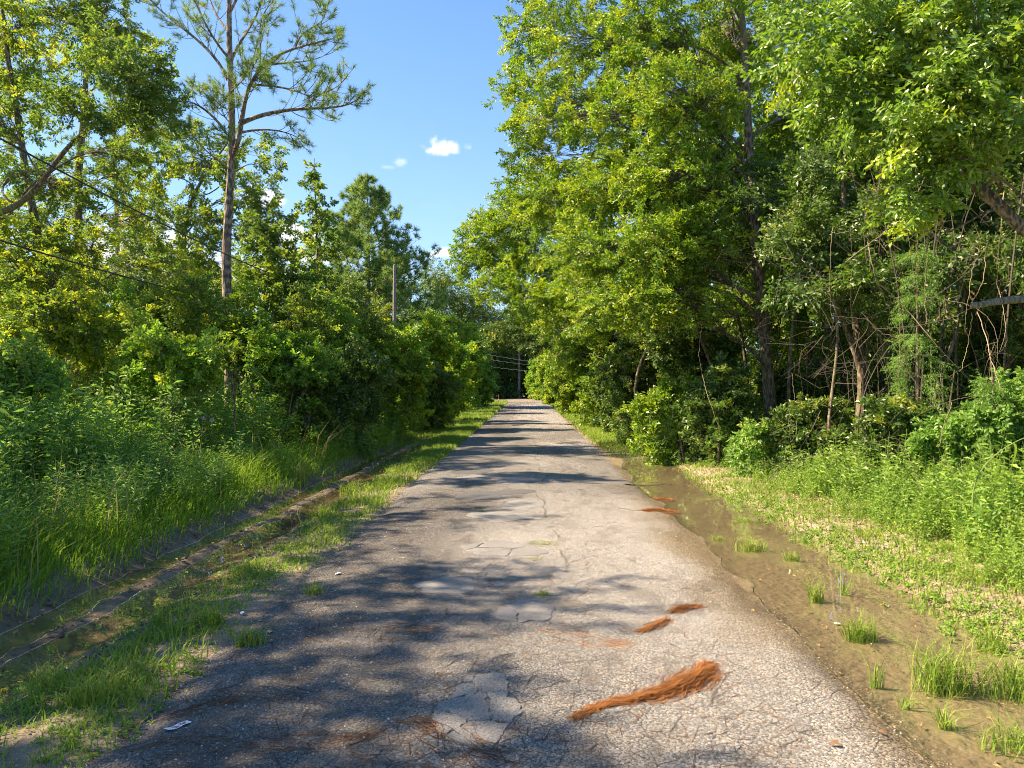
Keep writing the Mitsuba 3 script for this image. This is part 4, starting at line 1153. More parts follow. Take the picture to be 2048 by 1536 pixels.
x, y = area(rng, 90000, 2.1, 6.0, 3.4, 80, rverge_f)
k = thing('verge_grass', 'short sunlit grass along the right bank beside the puddle', 'grass', kind='stuff')
v, f, uv = blades(rng, on(x, y, -0.005), 0.07 + 0.07 * np.clip(.5 + 2 * n2(x, y, 2, 63), 0, 1) + 0.08 * sst(15, 25, y), 0.006 + 0.00055 * y, 0.8, 0.40, 0.25)
put(k, None, (v, f), 'm_grass', uv=uv)
x, y = area(rng, 13000, 3.4, 6.0, 3.4, 24, lambda x, y: sst(3.7, 4.2, x) * sst(5.6, 4.6, x) * np.clip(0.35 + 2.4 * n2(x, y, 1.3, 64), 0, 1))
k = thing('dry_grass', 'pale dry grass and straw on the right bank', 'grass', kind='stuff')
v, f, uv = blades(rng, on(x, y, -0.005), 0.10, 0.006, 1.3, 0.3, 0.25)
put(k, None, (v, f), 'm_dry_grass', uv=uv)

# left bank: long grass
def bank_f(x, y):
    u = x - 0.16 * n2(0 * x, y, 0.45, 5)
    return sst(-4.0 + 0.3 * n2(x, y, 1.5, 73), -4.3, u) * np.clip(0.75 + 1.6 * n2(x, y, 0.8, 71), 0.1, 1) * sst(-12, -8, x)


x, y = area(rng, 100000, -12, -3.95, 4.5, 40, bank_f)
edge = sst(-4.0, -5.0, x)
hm = 0.14 + 0.50 * edge * np.clip(0.75 + 1.3 * n2(x, y, 0.9, 72), 0.3, 1.3)
k = thing('bank_grass', 'long leaning green grass covering the bank left of the ruts', 'grass', kind='stuff')
v, f, uv = blades(rng, on(x, y, -0.01), hm, 0.008 + 0.0004 * y, 0.45, 0.30, 0.22, wind=(0.28, -0.1))
put(k, None, (v, f), 'm_bank_grass', uv=uv)


def weeds(name, label, x, y, H, L, W, lpt, leaf, hue, seed, kind='stuff', lean=0.25, droop=0.2, cat='weeds', R=0.22, per=9):
    """clumps of plants, each clump an instance of one of a few kinds; x, y: the places of the clumps"""
    rg = np.random.default_rng(seed)
    n, Hm = len(x), float(np.mean(H))
    k = thing(name, label, cat, kind=kind)
    nv = 6
    for v in range(nv):
        a, r = rg.uniform(0, 6.283, per), R * np.sqrt(rg.uniform(size=per))
        o = np.stack([r * np.cos(a), r * np.sin(a), np.full(per, -0.02)], 1)
        d = unit(np.stack([rg.normal(0, lean, per), rg.normal(0, lean, per), np.ones(per)], 1))
        h = Hm * rg.uniform(0.5, 1.2, per)
        hu = np.clip(hue + 0.24 * (v - 2.5) / 2.5 + 0.10 * rg.normal(size=per), 0, 1)
        lf = twig_leaves(rg, o, d, h, lpt, L, W, hu, droop, False, spread=1.0, flat=0.45)
        scene[f'clump_{k}_{v}'] = {'type': 'shapegroup', 'leaves': mikit.ply(lf[:2], leaf, uv=lf[2]), 'stems': mikit.ply(bars(o, o + d * h[:, None], 0.003), 'm_stem')}
    vi = np.clip(np.round(2.5 + 5.5 * n2(x, y, 0.8, seed) + rg.normal(0, 0.9, n)), 0, nv - 1).astype(int)
    z = height(x, y)
    sc = np.broadcast_to(np.asarray(H, float), (n,)) / Hm * rg.uniform(0.75, 1.2, n)
    for i in range(n):
        scene[f'{k}__{i + 1:03d}'] = {'type': 'instance', 'g': {'type': 'ref', 'id': f'clump_{k}_{vi[i]}'},
                                      'to_world': T().translate([float(x[i]), float(y[i]), float(z[i])]).rotate([0, 0, 1], float(rg.uniform(0, 360))).scale(float(sc[i]))}
    for part in ('leaves', 'stems'):
        labels[f'{k}__{part}'] = {'kind': 'stuff'}


# left: waist-high leafy weeds
x, y = area(rng, 1000, -11, -4.4, 5.2, 17, lambda x, y: sst(-4.3, -5.2, x - 0.5 * n2(x, y, 0.7, 75)) * np.clip(0.8 + 1.8 * n2(x, y, 0.6, 76), 0.1, 1) * sst(18, 11, y - 0.6 * (x + 6)))
weeds('leafy_weeds', 'waist high shaded leafy weeds crowding the left bank', x, y, 0.85 + 0.35 * sst(-5, -8, x), 0.10, 0.028, 24, 'm_leaf_bank', 0.35, 91)
x, y = area(rng, 330, -13, -6.0, 7, 20, lambda x, y: np.clip(0.6 + 1.8 * n2(x, y, 0.6, 77), 0, 1))
weeds('tall_weeds', 'taller broad leaved weeds in front of the left wood', x, y, 1.65, 0.14, 0.055, 24, 'm_leaf_bank', 0.45, 92)
# right: bright low weeds
x, y = area(rng, 4200, 3.9, 9.5, 3.6, 24, lambda x, y: sst(4.2, 4.9, x - 1.1 * n2(x, y, 0.8, 78)) * sst(7.0, 5.9, x) * np.clip(0.58 + 2.8 * n2(x, y, 0.7, 79), 0.05, 1))
weeds('leafy_weeds', 'bright sunlit leafy weeds along the right bank', x, y, (0.36 + 0.36 * sst(4.4, 5.8, x)) * np.clip(1 + 1.5 * n2(x, y, 1.1, 85), 0.5, 1.5), 0.062, 0.030, 18, 'm_leaf_weed', 0.50, 93, lean=0.45)
x, y = area(rng, 260, 5.0, 9, 8, 22, lambda x, y: np.clip(0.5 + 1.6 * n2(x, y, 0.7, 80), 0, 1))
weeds('tall_weeds', 'taller narrow leaved weeds at the foot of the right hand wood', x, y, 0.95, 0.10, 0.03, 26, 'm_leaf_weed', 0.35, 94)
x, y = area(rng, 600, 2.7, 7, 17, 75, lambda x, y: sst(2.9, 3.8, x) * np.clip(0.7 + 1.6 * n2(x, y, 0.5, 83), 0, 1))
weeds('verge_weeds', 'sunlit weeds along the far right verge', x, y, 0.55, 0.12, 0.05, 18, 'm_leaf_weed', 0.55, 95)
x, y = area(rng, 1300, -8, -3.4, 18, 80, lambda x, y: sst(-3.6, -4.2, x) * np.clip(0.7 + 1.6 * n2(x, y, 0.5, 84), 0, 1))
weeds('verge_weeds', 'green weeds at the foot of the bright thicket on the left', x, y, 0.75 + 0.6 * sst(-4.2, -5.2, x), 0.12, 0.035, 20, 'm_leaf_thicket', 0.55, 96)
x, y = area(rng, 900, 4.4, 8.5, 4, 24, lambda x, y: sst(4.6, 5.4, x) * np.clip(0.45 + 2.6 * n2(x, y, 0.6, 86), 0, 1))
weeds('shaded_weeds', 'darker green weeds mixed into the right bank in front of the wood', x, y, 0.62, 0.085, 0.045, 16, 'm_leaf_bank', 0.4, 99, lean=0.4)
# small broad-leaved ground plants on both muddy edges
x, y = area(rng, 900, -3.1, -1.9, 3.4, 11, lambda x, y: verge_f(x, y) * 0.9)
weeds('creeping_plants', 'small creeping plants among the left verge grass', x, y, 0.06, 0.026, 0.016, 7, 'm_leaf_weed', 0.30, 97, lean=1.2)
x, y = area(rng, 900, 3.3, 4.9, 3.4, 14, lambda x, y: rverge_f(x, y) * 0.8 + 0.25 * np.exp(-((x - 3.85) / .2) ** 2))
weeds('creeping_plants', 'small creeping plants along the right rim of the puddle', x, y, 0.08, 0.032, 0.022, 8, 'm_leaf_weed', 0.40, 98, lean=1.0)
# fallen leaves under the right hand wood
x, y = area(rng, 9000, 5, 16, 8, 30, lambda x, y: 0.8 + 0 * x)
k = thing('leaf_litter', 'brown fallen leaves on the floor of the right hand wood', 'leaf litter', kind='stuff')
n = len(x)
lf = leaves(on(x, y, 0.015), rng.normal(0, 1, (n, 3)) * [1, 1, .15], np.array([0, 0, 1]) + rng.normal(0, .3, (n, 3)), 0.09, 0.045, rng.uniform(size=n), rng.uniform(size=n))
put(k, None, lf[:2], 'm_dead_leaf', uv=lf[2])


def grass_tuft(label, px, py, n, H, R, hue=0.35, W=0.0065, lean=0.75, leaf='m_grass', seed=None, dz=-0.01, group=None):
    rg = np.random.default_rng(seed or int(px * 3 + py))
    c = G(px, py)
    k = thing('grass_tuft', label, 'grass tuft', group)
    n = int(1.7 * n)
    a, r = rg.uniform(0, 6.283, n), R * rg.uniform(0, 1, n) ** 0.85
    x, y = c[0] + r * np.cos(a), c[1] + 0.6 * r * np.sin(a)
    v, f, uv = blades(rg, on(x, y, dz), H, W, lean, hue + 0.1, 0.22, bend=0.8)
    put(k, None, (v, f), leaf, uv=uv)


grass_tuft('largest grass tuft standing in the puddle, many tall blades', 1885, 1365, 150, 0.34, 0.20)
grass_tuft('medium grass tuft in the puddle left of the largest tuft', 1720, 1265, 110, 0.20, 0.13)
grass_tuft('grass tuft in the puddle with long curved blades', 1632, 1190, 45, 0.24, 0.07)
grass_tuft('arching bent grass tuft beside the curved blades in the puddle', 1690, 1178, 18, 0.30, 0.05, lean=1.3)
grass_tuft('bushy yellowish tuft at the dry rim of the puddle', 1500, 1090, 110, 0.17, 0.20, hue=0.55)
grass_tuft('tuft at the puddle rim, right of the bushy yellowish tuft', 1585, 1110, 45, 0.15, 0.10, hue=0.5)
grass_tuft('small isolated tuft standing near the bottom of the puddle', 1890, 1440, 26, 0.17, 0.05)
grass_tuft('tiny tuft in the puddle left of the small isolated tuft', 1812, 1402, 16, 0.11, 0.04)
grass_tuft('thin upright blades in the puddle near the road edge', 1752, 1362, 16, 0.22, 0.05, lean=0.25)
grass_tuft('small pale tuft on the wet road edge', 1435, 1072, 30, 0.09, 0.09, hue=0.55)
grass_tuft('tuft at the lower right corner on the muddy bank', 2035, 1480, 90, 0.16, 0.22)
grass_tuft('tuft on the right rim of the puddle at the picture edge', 2025, 1375, 110, 0.28, 0.20)
grass_tuft('tuft on the far side of the puddle by the bank', 1985, 1290, 60, 0.20, 0.14)
grass_tuft('small tuft in the far part of the puddle', 1490, 1035, 40, 0.12, 0.12, hue=0.5)
grass_tuft('single tuft growing through the road left of the cracked patches', 630, 1190, 60, 0.15, 0.10, hue=0.6)
grass_tuft('grass growing in the crack right of the wide cracked patch', 1085, 1092, 60, 0.06, 0.20, hue=0.5, lean=1)
grass_tuft('weedy grass below the wide cracked patch', 1068, 1122, 30, 0.05, 0.09, hue=0.6, lean=1)
grass_tuft('grass at the broken corner of the grey patch', 1085, 1197, 40, 0.07, 0.09, hue=0.6, lean=1)
grass_tuft('dark little tuft in the middle of the road', 962, 1026, 14, 0.09, 0.04, hue=0.1)
grass_tuft('upright tuft on the left verge above the ruts', 420, 1245, 90, 0.17, 0.12, hue=0.35)
grass_tuft('dark sprig standing on wet mud beside the left rut', 315, 1238, 30, 0.16, 0.06, hue=0.05, leaf='m_bank_grass')
grass_tuft('tuft at the left verge by the road edge', 500, 1290, 90, 0.17, 0.12, hue=0.5)
grass_tuft('large tuft low on the left verge', 190, 1400, 130, 0.19, 0.20, hue=0.45)
grass_tuft('tuft in the mud at the far left', 100, 1350, 60, 0.16, 0.15, hue=0.25)
grass_tuft('pale fan of grass at the lip of the left bank', 600, 965, 60, 0.5, 0.12, hue=0.75, W=0.014, lean=0.7)
grass_tuft('tuft of blades standing in the far left rut', 700, 975, 70, 0.3, 0.2, hue=0.3)
grass_tuft('leafy tuft growing between the two far ruts', 640, 1020, 70, 0.22, 0.2, hue=0.2)

# ------------------------------------------------------------------ pine straw, leaves and litter on the road
def straw(label, pts, widths, n, L=0.19, m='m_straw', lift=0.05, seed=1, name='pine_straw', cat='pine straw', kind=None, group=None):
    rg = np.random.default_rng(seed)
    p = np.array([G(*q) for q in pts])
    s = np.linspace(0, 1, 40)
    cv = curve(np.column_stack([p, 0 * p[:, 0]]), 40)[:, :2]
    w = np.interp(s, np.linspace(0, 1, len(widths)), widths)
    i = rg.integers(0, 40, n)
    tg = unit(np.gradient(cv, axis=0))[i]
    nm = np.stack([-tg[:, 1], tg[:, 0]], 1)
    off = rg.normal(0, 0.5, n) * np.where(rg.uniform(size=n) < 0.10, 1.7, 1.0)
    c = cv[i] + nm * (off * w[i])[:, None]
    a = rg.normal(0, 0.30, n)
    d = tg * np.cos(a)[:, None] + nm * np.sin(a)[:, None]
    z = road_z(c[:, 0], c[:, 1]) + 0.004 + lift * np.exp(-2 * off ** 2) * rg.uniform(0, 1, n) * np.clip(w[i] / max(widths), 0.2, 1)
    ln = L * rg.uniform(0.6, 1.15, n)
    bend = rg.normal(0, 0.14, n)
    tilt = rg.normal(0, 0.05, n)
    P3 = []
    for t in (-0.5, 0.0, 0.5):
        q = c + d * (ln * t)[:, None] + nm * (bend * ln * (t * t - 0.12))[:, None] * 4 * 0.25
        P3.append(np.column_stack([q, np.maximum(z + tilt * ln * t, road_z(q[:, 0], q[:, 1]) + 0.003)]))
    u = np.column_stack([-d[:, 1], d[:, 0], rg.normal(0, .5, n)]) * 0.0016
    v = np.stack([P3[0] - u, P3[0] + u, P3[1] - u, P3[1] + u, P3[2] - u, P3[2] + u], 1).reshape(-1, 3)
    f0 = np.array([[0, 1, 3], [0, 3, 2], [2, 3, 5], [2, 5, 4]])
    f = (f0[None] + 6 * np.arange(n)[:, None, None]).reshape(-1, 3)
    uv = np.repeat(np.column_stack([rg.uniform(0, 1, n), rg.uniform(0, 1, n)]), 6, axis=0)
    k = thing(name, label, cat, group, kind)
    put(k, None, (v, f), m, uv=uv)


straw('large orange comet shaped drift of pine straw on the sunlit road', [(1165, 1440), (1240, 1412), (1320, 1395), (1385, 1370), (1415, 1338)], [0.012, 0.03, 0.075, 0.115, 0.05], 1300, seed=2, lift=0.042)
straw('small curved wisp of orange pine straw above the large drift', [(1280, 1268), (1310, 1258), (1332, 1244)], [0.03, 0.06, 0.05], 170, L=0.14, seed=3, lift=0.03)
straw('small orange pine straw wad beside the curved wisp', [(1345, 1228), (1370, 1220), (1395, 1216)], [0.04, 0.08, 0.05], 190, L=0.14, seed=4, lift=0.03)
straw('round orange pine straw pad near the puddle edge', [(1290, 1020), (1320, 1018), (1350, 1019)], [0.08, 0.16, 0.08], 300, seed=5, lift=0.04)
straw('small pine straw pad farther along the puddle edge', [(1312, 995), (1328, 993), (1342, 994)], [0.06, 0.13, 0.06], 170, seed=6, lift=0.03)
straw('reddish pine straw heap on the far right road edge', [(1205, 890), (1222, 893), (1240, 890)], [0.15, 0.3, 0.15], 350, L=0.24, seed=7, lift=0.042)
straw('long brown row of pine straw across the lower left road', [(330, 1440), (430, 1412), (520, 1395), (610, 1402)], [0.05, 0.09, 0.14, 0.08], 70, m='m_straw_old', seed=8, lift=0.015)
straw('brown row of pine straw at the bottom left road edge', [(280, 1500), (420, 1488), (560, 1496), (760, 1470)], [0.05, 0.10, 0.14, 0.08], 75, m='m_straw_old', seed=9, lift=0.015)
straw('brown pine straw line trailing from the left of the nearest patch', [(820, 1452), (870, 1465), (930, 1500), (1010, 1530)], [0.06, 0.12, 0.2, 0.16], 90, m='m_straw_old', seed=10, lift=0.015)
straw('orange pine straw dusting the lit road left of the wisp', [(1080, 1270), (1160, 1285), (1260, 1300)], [0.15, 0.3, 0.15], 45, m='m_straw', seed=13, lift=0.004)
straw('pine straw dusting the shaded road near the single tuft', [(760, 1290), (820, 1262), (880, 1275)], [0.12, 0.25, 0.12], 40, m='m_straw_old', seed=14, lift=0.004)
# loose needles and stones all over
rg = np.random.default_rng(101)
x, y = area(rg, 3600, -2.1, 1.6, 3.4, 13, lambda x, y: 0.30 + 0.7 * sst(0.6, -0.8, x) * np.clip(.5 + 2 * n2(x, y, 1.2, 91), 0, 1))
n = len(x)
a = rg.normal(0.15, 0.8, n)
d = np.stack([np.cos(a), np.sin(a), 0 * a], 1)
c = np.stack([x, y, road_z(x, y) + 0.004], 1)
ln = 0.15 * rg.uniform(.5, 1.2, n)
u = np.stack([-np.sin(a), np.cos(a), 0 * a], 1) * 0.0016
v = np.stack([c - d * ln[:, None] / 2 - u, c - d * ln[:, None] / 2 + u, c + d * ln[:, None] / 2 + u, c + d * ln[:, None] / 2 - u], 1).reshape(-1, 3)
v[:, 2] = road_z(v[:, 0], v[:, 1]) + 0.0045
q = np.arange(4 * n).reshape(-1, 4)
k = thing('pine_needles', 'loose brown pine needles scattered over the near road', 'pine needles', kind='stuff')
put(k, None, (v, np.vstack([q[:, [0, 1, 2]], q[:, [0, 2, 3]]])), 'm_straw_old', uv=np.repeat(np.column_stack([rg.uniform(size=n), rg.uniform(size=n)]), 4, axis=0))

x, y = area(rg, 16000, -2.6, 2.3, 3.4, 10, lambda x, y: 0.25 + 0.75 * sst(0.2, -1.2, x) + 0.4 * sst(1.3, 1.8, x))
n = len(x)
base = np.array([[1, 0, 0], [-1, 0, 0], [0, 1, 0], [0, -1, 0], [0, 0, 1], [0, 0, -1.0]])
F8 = np.array([[0, 2, 4], [2, 1, 4], [1, 3, 4], [3, 0, 4], [2, 0, 5], [1, 2, 5], [3, 1, 5], [0, 3, 5]])
r = 0.0028 * np.exp(rg.normal(0.25, 0.42, n))
v = base[None] * r[:, None, None] * rg.uniform(0.6, 1.4, (n, 6, 1)) * np.array([1, 1, .75])
a = rg.uniform(0, 6.28, n)
v = np.stack([v[..., 0] * np.cos(a)[:, None] - v[..., 1] * np.sin(a)[:, None], v[..., 0] * np.sin(a)[:, None] + v[..., 1] * np.cos(a)[:, None], v[..., 2]], -1)
v = v + np.stack([x, y, np.where(np.abs(x) < 2.05, road_z(x, y), height(x, y)) + 0.001], -1)[:, None]
k = thing('gravel', 'loose pale and tan gravel on the worn road', 'gravel', kind='stuff')
put(k, None, (v.reshape(-1, 3), (F8[None] + 6 * np.arange(n)[:, None, None]).reshape(-1, 3)), 'm_stone', uv=np.repeat(np.column_stack([rg.uniform(size=n), rg.uniform(size=n)]), 6, axis=0))


def dead_leaf(label, px, py, L=0.07, tone=.5, hue=.3, seed=0, group=None):
    rg = np.random.default_rng(seed + int(px))
    c = G(px, py)
    z = max(float(road_z(*c)), LEVEL_RIGHT if c[0] > 2 else -1) + 0.012
    lf = leaves(np.array([[c[0], c[1], z]]), np.array([[*rg.normal(0, 1, 2), 0.12]]), np.array([[0.1, -.2, 1.0]]), L, 0.5 * L, np.array([tone]), np.array([hue]), fine=True, fold=0.25)
    k = thing('dead_leaf', label, 'leaf', group)
    put(k, None, lf[:2], 'm_dead_leaf', uv=lf[2])


dead_leaf('orange brown leaf on the sunlit road near the bottom right', 1655, 1497, 0.07, .6, .2)
dead_leaf('dark red leaf on the road left of the orange brown leaf', 1772, 1474, 0.05, .05, .1)
dead_leaf('yellow leaf floating in the puddle', 1592, 1148, 0.05, .9, 1)
dead_leaf('yellow leaf lying on the road beside the dark patch', 926, 966, 0.14, .9, 1)
dead_leaf('tan leaf on the left verge mud', 385, 1345, 0.07, .7, .5)
dead_leaf('reddish leaf on the road beside the red and white wrapper', 262, 1454, 0.07, .5, .2)
dead_leaf('curled pinkish leaf at the edge of the left rut', 168, 1182, 0.11, .6, .3)
dead_leaf('tan leaf in the mud below the left rut', 345, 1375, 0.06, .9, .5)
dead_leaf('yellowish leaf on the shaded road above the nearest patch', 822, 1238, 0.05, .8, .9)
dead_leaf('small brown leaf in the puddle by the curved blades', 1605, 1212, 0.05, .4, .2)

# litter
def scrap(name, label, cat, px, py, w, l, ang, m, fold=0.012, seed=3):
    rg = np.random.default_rng(seed)
    c = G(px, py)
    ca, sa = math.cos(ang), math.sin(ang)
    gx, gy = np.meshgrid(np.linspace(-.5, .5, 5), np.linspace(-.5, .5, 9))
    lx, ly = gx * w, gy * l
    X, Yy = c[0] + lx * ca - ly * sa, c[1] + lx * sa + ly * ca
    Z = road_z(X, Yy) + 0.008 + fold * (np.abs(gy) ** 1.5 + 0.6 * np.sin(gx * 5) * 0.3 + .25 * np.sin(gy * 9))
    v = np.stack([X, Yy, Z], -1).reshape(-1, 3)
    i, j = np.meshgrid(np.arange(8), np.arange(4), indexing='ij')
    q = np.stack([i * 5 + j, i * 5 + j + 1, (i + 1) * 5 + j + 1, (i + 1) * 5 + j], -1).reshape(-1, 4)
    k = thing(name, label, cat)
    put(k, None, (v, np.vstack([q[:, [0, 1, 2]], q[:, [0, 2, 3]]])), m, True)
    return k, lambda u, t: np.array([c[0] + u * w * ca - t * l * sa, c[1] + u * w * sa + t * l * ca,
                                     float(road_z(c[0] + u * w * ca - t * l * sa, c[1] + u * w * sa + t * l * ca)) + 0.0095 + fold * (abs(t) ** 1.5 + .18 * math.sin(u * 5) + .25 * math.sin(t * 9))])


kw_, at = scrap('wrapper', 'white paper wrapper with dark red printing on the left of the road', 'litter', 356, 1457, 0.05, 0.135, -0.62, 'm_paper')
for t0, t1, u0, u1 in [(-.22, -.05, -.32, -.05), (-.16, .02, .05, .36), (.06, .20, -.34, -.12), (.08, .30, .02, .34), (.26, .38, -.30, -.08)]:
    q4 = np.array([at(u0, t0), at(u1, t0 + .03), at(u1, t1), at(u0, t1 - .02)])
    put(kw_, 'print', (q4, np.array([[0, 1, 2], [0, 2, 3]])), 'm_red_print')
scrap('paper_scrap', 'tiny white scrap on the road left of the oval patch', 'litter', 676, 1150, 0.05, 0.06, 0.4, 'm_paper', 0.02)
scrap('paper_scrap', 'tiny white scrap on the left verge', 485, 1227, 0.035, 0.045, 1.0, 'm_paper', 0.02) if False else scrap('paper_scrap', 'tiny white scrap on the left verge', 'litter', 485, 1227, 0.035, 0.05, 1.0, 'm_paper', 0.02)
scrap('paper_scrap', 'pale scrap lying on mud beside the left rut', 'litter', 225, 1303, 0.04, 0.07, 0.7, 'm_paper', 0.02)
scrap('paper_scrap', 'tiny pink scrap at the left road edge', 'litter', 540, 1266, 0.03, 0.045, 1.2, 'm_pink', 0.01)
scrap('paper_scrap', 'white scrap floating beside the medium puddle tuft', 'litter', 1674, 1236, 0.03, 0.05, 1.3, 'm_paper', 0.002)

# twigs on the road
for lab, pts, r in [('dark twig lying across the road edge near the puddle', [(1250, 968), (1290, 966), (1345, 962)], .012), ('brown stick on the far sunlit road', [(1025, 850), (1048, 849)], .02),
                    ('thin twig on the right half of the road', [(1236, 1016), (1255, 1019), (1275, 1022)], .006), ('dark flattened twig in the mud of the left rut', [(250, 1130), (290, 1122), (335, 1118)], .012)]:
    p = [np.array([*G(*q), 0]) for q in pts]
    p = [np.array([a[0], a[1], float(road_z(a[0], a[1])) + r + 0.01]) for a in p]
    k = thing('fallen_twig', lab, 'twig')
    put(k, None, tube(curve(p, 10), np.linspace(r, .5 * r, 10), 6, .1, np.random.default_rng(4)), 'm_bark_oak', 60)

# ------------------------------------------------------------------ pole, wires, posts
b = P(789, 766, 50)
zb, zt = float(height(b[0], b[1])), P(789, 526, 50)[2]
k = thing('utility_pole', 'bare weathered wooden utility pole rising from the thicket on the left', 'utility pole')
put(k, 'shaft', tube(np.array([[b[0], b[1], zb - .3], [b[0], b[1], 3], [b[0], b[1], 7], [b[0], b[1], zt]]), [0.14, .13, .12, .105], 14), 'm_pole', 60)
for z in (7.42, 7.1):
    put(k, 'clamp', tube(np.array([[b[0] + .11, b[1], z - .05], [b[0] + .14, b[1], z], [b[0] + .11, b[1], z + .07]]), 0.03, 6), 'm_cable', 60)


def wire(label, pts, r, m='m_cable'):
    pts = np.asarray(pts, float)
    k = thing('utility_wire', label, 'wire')
    s = (pts[:, 1] - pts[:, 1].mean()) / 30
    yy = np.linspace(pts[0, 1], pts[-1, 1], 60)
    co = np.polyfit(s, pts[:, 2], min(2, len(pts) - 1))
    zz = np.polyval(co, (yy - pts[:, 1].mean()) / 30)
    xx = np.interp(yy, pts[:, 1], pts[:, 0])
    put(k, None, tube(np.stack([xx, yy, zz], 1), r, 6), m, True)


wx = b[0] + .13
wire('upper black cable sagging from the upper left corner to the pole', [[wx, -14, 9.3], [wx, 11.5, 5.95], [wx, 20.7, 5.75], [wx, 33, 6.2], [wx, 50, 7.42]], 0.017)
wire('lower black cable crossing the tall pine trunk on its way to the pole', [[wx, -14, 6.6], [wx, 11.5, 4.45], [wx, 21.3, 4.25], [wx, 32.4, 4.95], [wx, 50, 7.1]], 0.017)
for lab, z0, z1 in [('topmost of the pale wires crossing the far end of the road', 706, 722), ('second pale wire from the top across the far road end', 717, 727), ('lowest of the pale wires crossing the far end of the road', 732, 738)]:
    a, e = P(930, z0 - 12, 96), P(1130, z1 + 2, 96)
    cv = np.linspace(0, 1, 24)[:, None]
    p = a + (e - a) * cv - np.array([0, 0, 0.35]) * (4 * cv * (1 - cv))
    k = thing('utility_wire', lab, 'wire')
    put(k, None, tube(p, 0.013, 5), 'm_wire', True)
for lab, px, Yp, h, top in [('short thin brown post left of the far end of the road', 988, 72, .55, False), ('taller thin post with an orange band by the far road end', 997, 72, .95, True)]:
    p = P(px, 766, Yp)
    z = float(height(p[0], p[1]))
    k = thing('marker_post', lab, 'post')
    put(k, 'shaft', tube(np.array([[p[0], p[1], z - .1], [p[0], p[1], z + h * .5], [p[0] + .03, p[1], z + h]]), 0.03, 8), 'm_post', 60)
    if top:
        put(k, 'band', tube(np.array([[p[0], p[1], z + .40], [p[0], p[1], z + .47], [p[0], p[1], z + .54]]), 0.055, 8), 'm_orange', 60)

# arching grass stalk on the right, with hanging blades
k = thing('arching_grass', 'tall arching reed stalk with hanging blades at the right picture edge', 'reed')
Ya = 7.2
cv = curve([P(1945, 1010, Ya), P(1972, 925, Ya), P(2010, 892, Ya - .1), P(2060, 868, Ya - .2), P(2110, 860, Ya - .3)], 20)
put(k, 'stalk', tube(cv, np.linspace(.007, .004, 20), 5), 'm_stem', True)
for i, (px, py) in [(6, (1938, 950)), (9, (1985, 960)), (13, (2016, 945))]:
    a, e = cv[i], P(px, py, Ya + .05)
    mid = (a + e) / 2 + np.array([-.05 if i == 6 else .05, 0, .10])
    c2 = curve([a, mid, e], 8)
    w = np.array([0.012, 0.016, .018, .018, .016, .012, .008, .002])[:, None] * np.array([[.9, .4, .2]])
    v = np.stack([c2 - w, c2 + w], 1).reshape(-1, 3)
    f = np.vstack([[[2 * i_, 2 * i_ + 1, 2 * i_ + 3], [2 * i_, 2 * i_ + 3, 2 * i_ + 2]] for i_ in range(7)])
    put(k, 'blade', (v, f), 'm_grass', uv=np.full((16, 2), 0.5))

# dark arching fronds and a sapling in the left weeds, pink flowers
k = thing('mimosa_sapling', 'dark arching feathery fronds below the tall pine trunk', 'sapling')
rg = np.random.default_rng(111)
Yf = 15.0
put(k, 'stem', tube(curve([P(470, 860, Yf), P(468, 790, Yf), P(462, 738, Yf)], 8), .02, 6), 'm_bark_oak', 60)
for pts in ([(462, 740), (425, 726), (390, 738), (362, 775)], [(464, 750), (430, 744), (395, 758), (372, 790)], [(464, 762), (430, 765), (405, 785)], [(462, 742), (490, 730), (520, 745), (540, 770)]):
    cv = curve(path(pts, Yf, -.5), 26)
    tg = unit(np.gradient(cv, axis=0))
    lf = [leaves(cv[2:], unit(np.cross(tg[2:], [0, 0, 1])) * s_ + tg[2:] * .3 + np.array([0, 0, -.25]), np.tile([0, 0, 1.0], (24, 1)) + rg.normal(0, .2, (24, 3)), 0.085, 0.03, rg.uniform(size=24), np.full(24, .2)) for s_ in (-1, 1)]
    lf = join(lf)
    kk = put(k, 'frond', lf[:2], 'm_leaf_shade', uv=lf[2])
    put(kk, 'midrib', tube(cv, .006, 4), 'm_stem', True)
k = thing('weed_sapling', 'thin stemmed young sapling rising from the grass of the left bank', 'sapling')
Yf = 12.5
cv = curve([P(342, 930, Yf), P(346, 860, Yf), P(352, 795, Yf)], 10)
put(k, 'stem', tube(cv, np.linspace(.011, .006, 10), 5), 'm_bark_oak', True)
o = np.repeat(cv[5:], 6, 0)
d = unit(rg.normal(size=(30, 3)) + [0, 0, .3])
lf = twig_leaves(rg, o, d, .32, 14, .075, .04, .25, .2)
put(k, 'foliage', lf[:2], 'm_leaf_shade', uv=lf[2])
for q, (px, py, lab) in enumerate([(408, 832, 'pink wildflower on the left bank, left one of the two'), (424, 836, 'pink wildflower on the left bank, right one of the two')]):
    Yf = 11.5
    k = thing('wildflower', lab, 'flower')
    a, e = P(px + 3, 880, Yf), P(px, py, Yf)
    put(k, 'stem', tube(curve([a, (a + e) / 2, e], 6), .004, 4), 'm_stem', True)
    n = 26
    lf = leaves(np.tile(e, (n, 1)) + rg.normal(0, .01, (n, 3)), rg.normal(size=(n, 3)) + [0, 0, .4], rg.normal(size=(n, 3)), .03, .012, rg.uniform(size=n), rg.uniform(size=n))
    put(k, 'blossom', lf[:2], 'm_petal', uv=lf[2])

